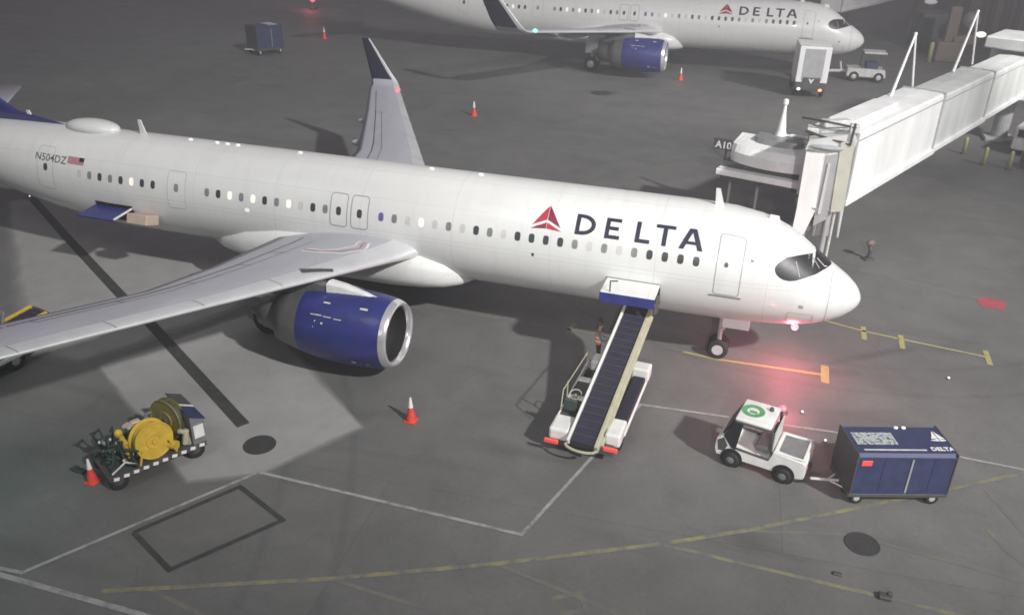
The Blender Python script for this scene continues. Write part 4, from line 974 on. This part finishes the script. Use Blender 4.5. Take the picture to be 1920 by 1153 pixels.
bm = nb(); prism(bm, [(.99, 1.61), (.99, 1.56), (1.46, 1.33), (1.46, 1.38)], 'Y', -.04, .04); box(bm, (1.43, -.5, 1.0), (.03, .42, .5)); box(bm, (1.22, -.815, .98), (.3, .03, .42)); parts('cabinet_panel', bm, M['whitep'], cab)
def reel(c, ax, r, w, m, m2):
    q = Vector(ax).to_track_quat('Z', 'Y').to_matrix().to_4x4(); T = Matrix.Translation(c) @ q
    o = obj('hose_reel', lathe(nb(), [(-w / 2, .08), (-w / 2, r), (-w / 2 + .03, r + .01), (-w / 2 + .05, r * .8), (w / 2 - .05, r * .8), (w / 2 - .03, r + .01), (w / 2, r), (w / 2, r * .93), (w / 2 - .02, r * .9), (w / 2 - .02, r * .45), (w / 2 + .01, r * .42), (w / 2 + .01, r * .3), (w / 2 - .01, r * .27), (w / 2, .08)], 40, T, 'Z', True), M[m], t)
    smooth_angle(o)
    bm = nb(); n = 9
    for k in range(n):
        h = -w / 2 + .07 + (w - .14) * k / (n - 1)
        lathe(bm, [(h - .02, r * .84), (h, r * .88), (h + .02, r * .84)], 32, T, 'Z')
    obj('wound_hose', bm, M[m2], o, True)
    bm = nb(); tube(bm, T @ Vector((0, 0, w / 2 - .03)), T @ Vector((0, 0, w / 2 + .06)), .09, n=14); obj('reel_hub', bm, M[m2], o)
    return o
reel((-.02, -.42, 1.08), (.12, -1, .12), .56, .44, 'yel', 'yel')
reel((.72, .12, 1.16), (-1, -.35, .1), .64, .26, 'olive', 'greyd')
bm = nb(); prism(bm, [(-.56, .54), (-.42, 1.0), (-.36, 1.0), (-.50, .54)], 'Y', -.74, -.68); prism(bm, [(.56, .54), (.42, 1.0), (.36, 1.0), (.50, .54)], 'Y', -.74, -.68); parts('reel_stand', bm, M['yel'], t)
bm = nb(); path(bm, [(.95, -.62, .56), (.90, -.66, 1.0), (.70, -.68, 1.15)], .07, 8); box(bm, (.86, -.66, .86), (.16, .16, .5), Matrix.Rotation(R(12), 3, 'Y'), .03); obj('reel_bracket', bm, M['yelg'], t)
bm = nb(); tube(bm, (.42, -.55, .75), (.55, -.75, .75), .14, n=16); tube(bm, (.42, -.3, .8), (.42, .5, .8), .11, n=12); obj('filter_vessel', bm, M['yel'], t)
bm = nb(); path(bm, [(-.62, -.15, .58), (-.66, -.12, 1.05), (-.75, -.05, 1.38)], .085, 10); path(bm, [(-.45, -.25, .6), (-.50, -.2, .95), (-.60, -.12, 1.1)], .11, 10); ball(bm, (-.75, -.05, 1.40), (.12, .12, .13), 12, 8); obj('valve_riser', bm, M['yel'], t)
bm = nb(); box(bm, (-.35, .32, 1.2), (.26, .36, .26), Matrix.Rotation(R(20), 3, 'Z'), .05); box(bm, (-.1, .55, 1.0), (.3, .2, .5), None, .04); obj('meter_box', bm, M['beige'], t)
bm = nb(); random.seed(11)
for k in range(26):
    a = Vector((random.uniform(-1.32, -.45), random.uniform(-.7, .7), .56)); b = a + Vector((random.uniform(-.25, .25), random.uniform(-.3, .3), random.uniform(.15, .75)))
    c = b + Vector((random.uniform(-.3, .3), random.uniform(-.3, .3), random.uniform(-.1, .1))); path(bm, [a, b, c], random.uniform(.02, .045), 6)
for k in range(5):
    c = Vector((random.uniform(-1.2, -.7), random.uniform(-.5, .5), random.uniform(.7, 1.05))); lathe(bm, [(-.02, .1), (.0, .13), (.02, .1)], 12, Matrix.Translation(c) @ Matrix.Rotation(random.uniform(0, 2), 4, 'X'), 'Z', True)
obj('pipework', bm, M['piping'], t)
bm = nb()
for k in range(10): c = (random.uniform(-1.25, -.45), random.uniform(-.7, .5), random.uniform(.75, 1.15)); ball(bm, c, (.05, .05, .05), 8, 6)
path(bm, [(-1.3, -.7, .6), (-.9, -.72, .85), (-.6, -.7, .6)], .03, 6); parts('gauge', bm, M['dirtyw'], t)
bm = nb(); path(bm, [(.1, .7, .56), (.3, .72, 1.2), (.55, .6, 1.3), (.5, .4, .9)], .05, 8); path(bm, [(.15, .3, .6), (.3, .2, 1.25)], .06, 8); obj('bare_pipe', bm, M['greym'], t)
bm = nb(); box(bm, (0, 0, .035), (.42, .2, .07), None, .02); box(bm, (-.28, .02, .03), (.1, .16, .05), None, .01)
tag(obj('wheel_chock', bm, M['piping']), 'dark wheel chock lying on the apron left of the small cone by the fuelling cart', 'chock').location = (-22.0, -13.5, 0)

# ------------------------------------------------------------------ cones
def make_cone(loc, label, s=1.0):
    t = thing('traffic_cone', label, 'traffic cone', loc, 0, 'orange cones on the apron')
    t.scale = (s,) * 3
    bm = nb(); box(bm, (0, 0, .02), (.40, .40, .04), None, .03, 2); obj('cone_base', bm, M['orange'], t)
    bm = nb(); lathe(bm, [(.04, .175), (.42, .095), (.62, .062), (.78, .042), (.90, .028), (.905, .004)], 24); obj('cone_body', bm, M['orange'], t, True)
    bm = nb(); lathe(bm, [(.52, .082), (.90, .031)], 24); obj('reflective_sleeve', bm, M['reflect'], t, True)
    return t
c0 = make_cone((-14.0, -7.83, 0), 'orange cone standing below the blue engine of the near airliner')
for loc, lb, s in (((-21.3, -13.75, 0), 'orange cone against the corner of the yellow-reeled fuelling cart', .9),
                   ((-26.4, 30.6, 0), 'orange cone alone on open tarmac between the two airliners', 1.25),
                   ((-13.7, 50.4, 0), 'small orange cone in front of the far airliner engine', 1.25),
                   ((-54.3, 57, 0), 'tiny orange cone right of the far blue cart, near the upper left', 1.5)):
    c = copy_tree(c0); c.location = loc; c.scale = (s,) * 3; c['label'] = lb

# ------------------------------------------------------------------ manhole covers
def manhole(loc, r, label):
    bm = nb(); lathe(bm, [(0, r), (.016, r * .985), (.02, r * .93), (.014, r * .90), (.014, r * .55), (.02, r * .52), (.02, .02)], 48, None, 'Z', True)
    o = tag(obj('manhole_cover', bm, M['cast']), label, 'manhole cover', 'round covers in the apron'); o.location = loc
manhole((-17.83, -10.62, .004), .50, 'round dark iron cover at the end of the long dark strip')
manhole((-.30, -9.0, .004), .46, 'round dark iron cover below the blue cart')
manhole((-19.2, 42.2, .004), .9, 'faint dark cover on the tarmac below the far airliner')
bm = nb(); box(bm, (0, 0, .06), (.32, .22, .12), None, .03); box(bm, (.1, .05, .14), (.12, .1, .08), None, .02)
tag(obj('wheel_chock', bm, M['greyd']), 'black block lying near the bottom edge, right of centre', 'chock').location = (.15, -10.85, .0)
bm = nb(); box(bm, (0, 0, .03), (.22, .12, .06), None, .02); tag(obj('wheel_chock', bm, M['greyd']), 'smaller dark block just left of the black block near the bottom edge', 'chock').location = (-.95, -10.4, 0)

# ------------------------------------------------------------------ red lamps and studs
def ground_lamp(name, loc, r, m, label, cat, post=.0, grp=None):
    t = thing(name, label, cat, (loc[0], loc[1], 0), 0, grp)
    bm = nb(); lathe(bm, [(0, r * 1.5), (.03, r * 1.4), (.05, r)], 20, None, 'Z', True)
    if post: tube(bm, (0, 0, .03), (0, 0, post), .02, n=8)
    obj('lamp_base', bm, M['greyd'], t)
    obj('lamp_lens', ball(nb(), (0, 0, post + r * .6 + .04), (r, r, r * .9), 16, 10), M[m], t, True)
    return t
lamp_point('red_lamp_glow', (-2.54, -.3, 1.3), (1, .17, .24), 240, .2)
ground_lamp('warning_lamp', (-2.58, -3.2), .12, 'redlamp2', 'low red glowing lamp on the tarmac above the white tug', 'warning lamp', .05)
lamp_point('red_lamp_glow', (-2.62, -3.5, .55), (1, .14, .22), 45, .12)
for (x, y), lb in (((-1.95, -3.0), 'small white ground stud right of the low red lamp'), ((-1.23, -4.45), 'small white ground stud between the tug and the blue cart'), ((3.0, 1.1), 'small white ground stud right of centre, below the yellow ticks'), ((-42.3, 4.5), 'small white ground stud at the top end of the long dark strip'), ((-27.0, -.6), 'small white ground stud between fuselage and wing of the near airliner')):
    s = ground_lamp('ground_stud', (x, y), .042, 'whitelamp', lb, 'ground light', 0, 'white studs set in the apron')

# ------------------------------------------------------------------ person
def make_person(label, loc, rz):
    J = {  # joint: (position, radius)
     'pelvis': ((0, 0, .96), .135), 'belly': ((0, .01, 1.10), .135), 'chest': ((0, .0, 1.30), .155), 'neckb': ((0, 0, 1.46), .075), 'neck': ((0, .02, 1.53), .055),
     'hipl': ((-.10, 0, .90), .098), 'kneel': ((-.12, .05, .50), .065), 'anklel': ((-.13, -.02, .09), .045), 'toel': ((-.14, .14, .045), .038),
     'hipr': ((.10, 0, .90), .098), 'kneer': ((.13, .02, .50), .065), 'ankler': ((.15, -.06, .09), .045), 'toer': ((.17, .10, .045), .038),
     'shl': ((-.19, 0, 1.41), .062), 'ell': ((-.27, .06, 1.15), .045), 'wrl': ((-.20, .28, 1.08), .031), 'hal': ((-.18, .34, 1.08), .030),
     'shr': ((.19, 0, 1.41), .062), 'elr': ((.28, .10, 1.17), .045), 'wrr': ((.20, .33, 1.20), .031), 'har': ((.18, .39, 1.22), .030)}
    E = [('pelvis', 'belly'), ('belly', 'chest'), ('chest', 'neckb'), ('neckb', 'neck'), ('pelvis', 'hipl'), ('hipl', 'kneel'), ('kneel', 'anklel'), ('anklel', 'toel'), ('pelvis', 'hipr'), ('hipr', 'kneer'), ('kneer', 'ankler'), ('ankler', 'toer'),
         ('chest', 'shl'), ('shl', 'ell'), ('ell', 'wrl'), ('wrl', 'hal'), ('chest', 'shr'), ('shr', 'elr'), ('elr', 'wrr'), ('wrr', 'har')]
    J['head1'] = ((0, .03, 1.62), .088); J['head2'] = ((0, .02, 1.70), .085); E += [('neck', 'head1'), ('head1', 'head2')]
    for s, h in ((-1, 'hal'), (1, 'har')):
        hx, hy, hz = J[h][0]
        for k, (dx, ln) in enumerate(((-.03, .07), (-.01, .08), (.01, .078), (.03, .06))):
            a = f'f{h}{k}'; J[a] = ((hx + dx, hy + .035, hz), .0095); J[a + 'b'] = ((hx + dx * 1.1, hy + .035 + ln * .6, hz - .012), .0085); J[a + 'c'] = ((hx + dx, hy + .03 + ln * .8, hz - .04), .0075)
            E += [(h, a), (a, a + 'b'), (a + 'b', a + 'c')]
        a = f't{h}'; J[a] = ((hx - s * .042, hy + .0, hz - .01), .011); J[a + 'b'] = ((hx - s * .055, hy + .04, hz - .02), .009); E += [(h, a), (a, a + 'b')]
    names = list(J); me = bpy.data.meshes.new('person'); me.from_pydata([J[n][0] for n in names], [(names.index(a), names.index(b)) for a, b in E], [])
    o = bpy.data.objects.new('body', me); COL.objects.link(o); sk = o.modifiers.new('s', 'SKIN'); sk.use_smooth_shade = True
    for i, n in enumerate(names): me.skin_vertices[0].data[i].radius = (J[n][1], J[n][1] * (.78 if n in ('pelvis', 'belly', 'chest') else 1)); me.skin_vertices[0].data[i].use_root = n == 'pelvis'
    sb = o.modifiers.new('u', 'SUBSURF'); sb.levels = sb.render_levels = 2
    dg = bpy.context.evaluated_depsgraph_get(); me2 = bpy.data.meshes.new_from_object(o.evaluated_get(dg)); bpy.data.objects.remove(o)
    for m in ('skin', 'teal', 'cloth', 'greyd'): me2.materials.append(M[m])
    for f in me2.polygons:
        c = f.center; f.use_smooth = True
        wrist = c.y > .27 and c.z > 1.0
        f.material_index = 0 if (wrist or c.z > 1.49) else 3 if c.z < .12 else 2 if c.z < .96 else 1
    t = thing('person', label, 'person', loc, rz)
    me2.name = 'body'; b = bpy.data.objects.new('body', me2); COL.objects.link(b); b.parent = t
    obj('nose', ball(nb(), (0, .115, 1.655), (.014, .02, .022), 8, 6), M['skin'], t, True)
    for s in (-1, 1): obj('ear', ball(nb(), (s * .088, .02, 1.66), (.012, .02, .032), 8, 6), M['skin'], t, True)
    bm = nb()
    for s in (-1, 1): ball(bm, (s * .033, .098, 1.68), (.014, .01, .008), 8, 6)
    box(bm, (0, .108, 1.605), (.045, .01, .008)); parts('facial_feature', bm, M['dark'], t)
    bm = nb(); ball(bm, (0, -.0, 1.725), (.102, .108, .085), 16, 10); obj('hair', bm, M['greyd'], t, True)
    bm = nb(); secs = []
    for z, w, d in ((.93, .165, .125), (1.05, .17, .125), (1.2, .182, .135), (1.34, .195, .142), (1.44, .15, .11)):
        secs.append([(w * math.cos(2 * math.pi * i / 24), .0 + d * math.sin(2 * math.pi * i / 24), z) for i in range(24)])
    loft(bm, secs, cap=False); obj('vest', bm, M['hivis'], t, True, label='pale orange safety vest')
    bm = nb(); 
    for z in (1.08, 1.22): lathe(bm, [(z, 1.0), (z + .05, 1.0)], 24, Matrix.Diagonal((.192, .148, 1, 1)), 'Z')
    obj('reflective_band', bm, M['reflect'], t)
    return t
make_person('person in teal jacket and orange vest standing beside the top of the front belt loader', (-9.12, -2.35, 0), R(-75))

# ------------------------------------------------------------------ far box truck and far tug
t = thing('box_truck', 'white box truck seen from behind, by the nose of the far airliner', 'truck', (-2.45, 47.2, 0), R(6)); t.scale = (1.08, .75, 1.22)
bm = nb(); box(bm, (0, 2.6, 2.25), (2.35, 5.0, 2.4), None, .06, 2); bx = obj('cargo_box', bm, M['bridgew'], t)
bm = nb(); box(bm, (0, .08, 2.25), (1.5, .05, 2.1), None, .01); obj('rear_shutter', bm, M['bridgeg'], bx)
bm = nb(); box(bm, (0, .04, 1.15), (1.3, .06, .5), None, .01); box(bm, (0, 1.2, .78), (2.3, 2.6, .45), None, .04); obj('tail_lift', bm, M['greyd'], t)
bm = nb(); prism(bm, [(-.22, 1.32), (.0, .98), (.22, 1.32), (.08, 1.32), (0, 1.2), (-.08, 1.32)], 'Y', -.02, .01); obj('chevron_badge', bm, M['whitep'], t)
bm = nb(); box(bm, (0, 6.2, 1.35), (2.2, 1.7, 1.9), None, .18, 3); cbx = smooth_angle(obj('cab', bm, M['whitep'], t)); bm = nb(); box(bm, (0, 6.9, 1.75), (2.0, .4, .7), None, .05); obj('windscreen', bm, M['glassd'], cbx)
bm = nb(); box(bm, (0, 3.4, .62), (1.0, 6.4, .2)); obj('chassis', bm, M['greyd'], t)
for x in (-1.0, 1.0):
    for y in (1.3, 6.1): veh_wheel(t, (x, y, .45), .45, .3, axis='X')
obj('tail_lamp', ball(nb(), (-.85, -.10, .62), (.14, .05, .10), 12, 8), M['whitelamp'], t); obj('tail_lamp', ball(nb(), (.75, -.10, .60), (.14, .05, .10), 12, 8), mat('tail_lamp_orange', (.9, .2, .1), .4, emis=((1, .25, .12), 3)), t)
t = thing('aircraft_tug', 'small pale tug with a long tow bar, right of the box truck', 'tug', (2.4, 57.6, 0), R(4)); t.scale = (1.35,) * 3
bm = nb(); prism(bm, [(-1.3, .3), (-1.3, .85), (1.15, .85), (1.25, .3)], 'Y', -.75, .75); bmesh.ops.bevel(bm, geom=bm.edges[:], offset=.05, segments=2, affect='EDGES'); smooth_angle(obj('body', bm, M['dirtyw'], t))
bm = nb(); box(bm, (.35, 0, 1.9), (1.5, 1.35, .12), None, .04); obj('roof', bm, M['dirtyw'], t)
bm = nb()
for x in (-.35, 1.0):
    for s in (-.6, .6): box(bm, (x, s, 1.35), (.07, .07, 1.05))
obj('cab_post', bm, M['greyd'], t)
bm = nb(); box(bm, (.3, 0, 1.05), (.8, 1.0, .4), None, .05); obj('seat', bm, M['navy2'], t)
for x in (-.8, .8):
    for s in (-.7, .7): veh_wheel(t, (x, s, .33), .33, .22)
bm = nb(); path(bm, [(-1.3, 0, .55), (-4.6, -.35, .42)], .11, 8); path(bm, [(-1.6, 0, .55), (-1.75, 0, 1.15)], .07, 8); obj('tow_bar', bm, M['dirtyw'], t)

# ------------------------------------------------------------------ bollards and things under the bridge
def bollard(loc, label, s=1):
    t = thing('bollard', label, 'bollard', loc, 0, 'yellow-green bollards'); t.scale = (s,) * 3
    bm = nb(); lathe(bm, [(0, .11), (.95, .11), (1.02, .08), (1.05, .01)], 18, None, 'Z', True); obj('post', bm, M['bollard'], t, True)
    bm = nb(); lathe(bm, [(0, .19), (.05, .18), (.07, .11)], 18, None, 'Z', True); obj('foot', bm, M['greyd'], t); return t
b0 = bollard((8.59, 31.15, 0), 'yellow-green bollard in the middle of the three under the jet bridge', 1.15)
for loc, lb, s in (((7.75, 33.6, 0), 'dimmer bollard, leftmost of the three under the jet bridge', 1.1), ((9.98, 30.72, 0), 'yellow-green bollard nearest the right edge under the jet bridge', 1.15), ((8.4, 84, 0), 'pale yellow post left of the dark equipment near the terminal', 2.4), ((9.2, 70, 0), 'olive post nearest the right side of the far nose, before the dark equipment', 2.0), ((9.9, 93, 0), 'farthest yellow post, by the rose stack beyond the far nose', 2.2)):
    c = copy_tree(b0); c.location = loc; c.scale = (s,) * 3; c['label'] = lb
t = thing('service_van', 'pale service van in the shade under the jet bridge at the right edge', 'van', (12.4, 36.4, 0), R(66))
bm = nb(); prism(bm, [(-2.3, .35), (-2.3, 1.95), (1.0, 1.95), (1.6, 1.25), (2.4, 1.05), (2.4, .35)], 'Y', -.9, .9); bmesh.ops.bevel(bm, geom=bm.edges[:], offset=.09, segments=2, affect='EDGES'); vb = smooth_angle(obj('body', bm, M['dirtyw'], t))
bm = nb(); prism(bm, [(1.04, 1.88), (1.08, 1.88), (1.62, 1.28), (1.56, 1.28)], 'Y', -.75, .75); box(bm, (.55, -.91, 1.55), (.8, .02, .5)); box(bm, (.55, .91, 1.55), (.8, .02, .5)); box(bm, (-2.31, 0, 1.5), (.02, 1.3, .5)); obj('window', bm, M['glassd'], vb)
for x in (-1.5, 1.5):
    for s in (-.85, .85): veh_wheel(t, (x, s, .34), .34, .2)
t = thing('ground_unit', 'low brown-red equipment box beside the rightmost bollard', 'equipment', (11.6, 31.6, 0), R(20))
bm = nb(); box(bm, (0, 0, .6), (1.5, 1.0, .8), None, .06, 2); obj('housing', bm, M['brown'], t); bm = nb(); box(bm, (0, -.51, .65), (.9, .03, .45)); obj('louvre', bm, M['greyd'], t)
for x in (-.5, .5): veh_wheel(t, (x, -.42, .18), .18, .1)
# red-topped stand behind the nose
t = thing('hose_stand', 'small dark stand with a faded red top, on the tarmac right of the near cockpit', 'equipment', (.75, 11.8, 0), R(30)); bm = nb(); path(bm, [(0, 0, 0), (.05, 0, .45), (.0, .12, .75)], .09, 10); box(bm, (0, 0, .04), (.5, .4, .08), None, .02); obj('frame', bm, M['greyd'], t)
bm = nb(); ball(bm, (.02, .05, .82), (.22, .14, .16), 14, 8); obj('red_cap', bm, M['brown'], t, True)
# equipment by the terminal foot
t = thing('loader_truck', 'dark high equipment truck standing before the terminal wall', 'truck', (9.9, 79.5, 0), R(8))
bm = nb(); box(bm, (0, 0, 2.4), (3.2, 4.5, 3.2), None, .12, 2); obj('body', bm, M['greyd'], t); bm = nb(); box(bm, (.2, -2.6, .9), (2.9, .9, .9), None, .08); obj('bumper', bm, M['greyd'], t)
for x in (-1.3, 1.3):
    for y in (-1.6, 1.6): veh_wheel(t, (x, y, .5), .5, .35, axis='X')
t = thing('crane_arm', 'brown bent equipment arm with a lit white lamp, left of the second cable arch', 'equipment', (11.1, 72, 0), 0)
bm = nb(); box(bm, (0, 0, 1.0), (2.6, 2.2, 2.0), None, .15, 2); box(bm, (-.1, .2, 3.6), (1.1, 1.0, 3.6), None, .1, 2); box(bm, (1.3, 0, 2.2), (2.2, 1.2, 1.0), Matrix.Rotation(R(-10), 3, 'Y'), .1, 2); obj('arm', bm, M['brown'], t)
obj('work_lamp', ball(nb(), (2.6, -.5, 2.9), (.5, .25, .3), 14, 8), M['whitelamp'], t, True)
bm = nb(); ball(bm, (1.7, 1.2, 4.0), (.9, .6, .9), 14, 10); obj('drum', bm, M['greym'], t, True)
t = thing('equipment_stack', 'stacked rose and white ground equipment beyond the far nose', 'equipment', (10.9, 98, 0), 0)
bm = nb(); box(bm, (0, 0, 1.6), (2.0, 2, 3.2), None, .1); obj('base_unit', bm, M['pink'], t); bm = nb(); box(bm, (-.6, -.3, 4.3), (1.4, 1.4, 2.1), None, .2, 2); obj('upper_unit', bm, M['greym'], t)
obj('cap', ball(nb(), (.6, -.9, 3.3), (.8, .5, .3), 14, 8), M['stud'], t, True)

# ------------------------------------------------------------------ red beacon vehicle far upper left
t = thing('beacon_pole', 'short pole with a lit red beacon near the top edge, above the tiny cone', 'beacon', (-68.3, 78.4, 0))
bm = nb(); tube(bm, (0, 0, 0), (0, 0, 1.0), .12, n=10); box(bm, (0, 0, .1), (.9, .9, .2), None, .03); obj('pole', bm, M['greyd'], t); obj('beacon_lens', ball(nb(), (0, 0, 1.25), (.34, .34, .34), 14, 10), M['redlamp2'], t, True)
lamp_point('far_red_glow', (-68.3, 77.4, 1.6), (1, .1, .15), 160, .2)

# ------------------------------------------------------------------ terminal building
t = thing('terminal_building', 'grey panelled terminal wall at the top right corner', 'building', (0, 0, 0))
def wallseg(a, b, h, m, name, z0=0, th=.6):
    a = Vector((*a, 0)); b = Vector((*b, 0)); d = (b - a); q = d.to_track_quat('X', 'Z').to_matrix(); bm = nb(); box(bm, (a + b) / 2 + Vector((0, 0, z0 + h / 2)), (d.length, th, h), q); return obj(name, bm, M[m], t)
A_, B_2 = (14.2, 98), (30, 58)
w = wallseg(A_, B_2, 11, 'wall', 'wall')
wallseg((14.2, 98), (14.2, 150), 11, 'wall', 'wall')
dd = Vector((B_2[0] - A_[0], B_2[1] - A_[1], 0)); LL = dd.length; dn = dd.normalized(); nn = Vector((-dn.y, dn.x, 0)); nn = nn if nn.x < 0 else -nn
qz = dd.to_track_quat('X', 'Z').to_matrix()
for k, (s, wd, m) in enumerate(((6, 2.4, 'wall2'), (11, 1.2, 'wall2'), (17, 3.4, 'wall2'), (22, 1.0, 'pink'), (27, 2.6, 'wall2'), (33, 2.6, 'pink'), (38, 2.4, 'wall2'))):
    c = Vector((*A_, 0)) + dn * s + nn * .36; bm = nb(); box(bm, c + Vector((0, 0, 5.6)), (wd, .12, 9.0), qz, .02); obj('wall_panel', bm, M[m], w)
for s in (3, 9, 14, 20, 25, 30, 36):
    c = Vector((*A_, 0)) + dn * s + nn * .42; bm = nb(); box(bm, c + Vector((0, 0, 5.4)), (.5, .5, 10.8), qz, .03); obj('pilaster', bm, M['greym'], w)
bm = nb(); c = Vector((*A_, 0)) + dn * LL / 2 + nn * .4; box(bm, c + Vector((0, 0, 11.1)), (LL, 1.3, .5), qz, .05); obj('parapet', bm, M['greym'], t)

# ------------------------------------------------------------------ night haze in the floodlit air
bm = nb(); box(bm, (-10, 40, 8.5), (520, 420, 19.0))
hz = obj('haze', bm, []); hz['kind'] = 'stuff'
hm = bpy.data.materials.new('haze'); hm.use_nodes = True; hn = hm.node_tree; hn.nodes.clear()
ho = hn.nodes.new('ShaderNodeOutputMaterial'); pv = hn.nodes.new('ShaderNodeVolumePrincipled')
pv.inputs['Color'].default_value = (.93, .93, .97, 1); pv.inputs['Density'].default_value = .0028; pv.inputs['Anisotropy'].default_value = .2
hn.links.new(pv.outputs[0], ho.inputs['Volume']); hz.data.materials.append(hm)
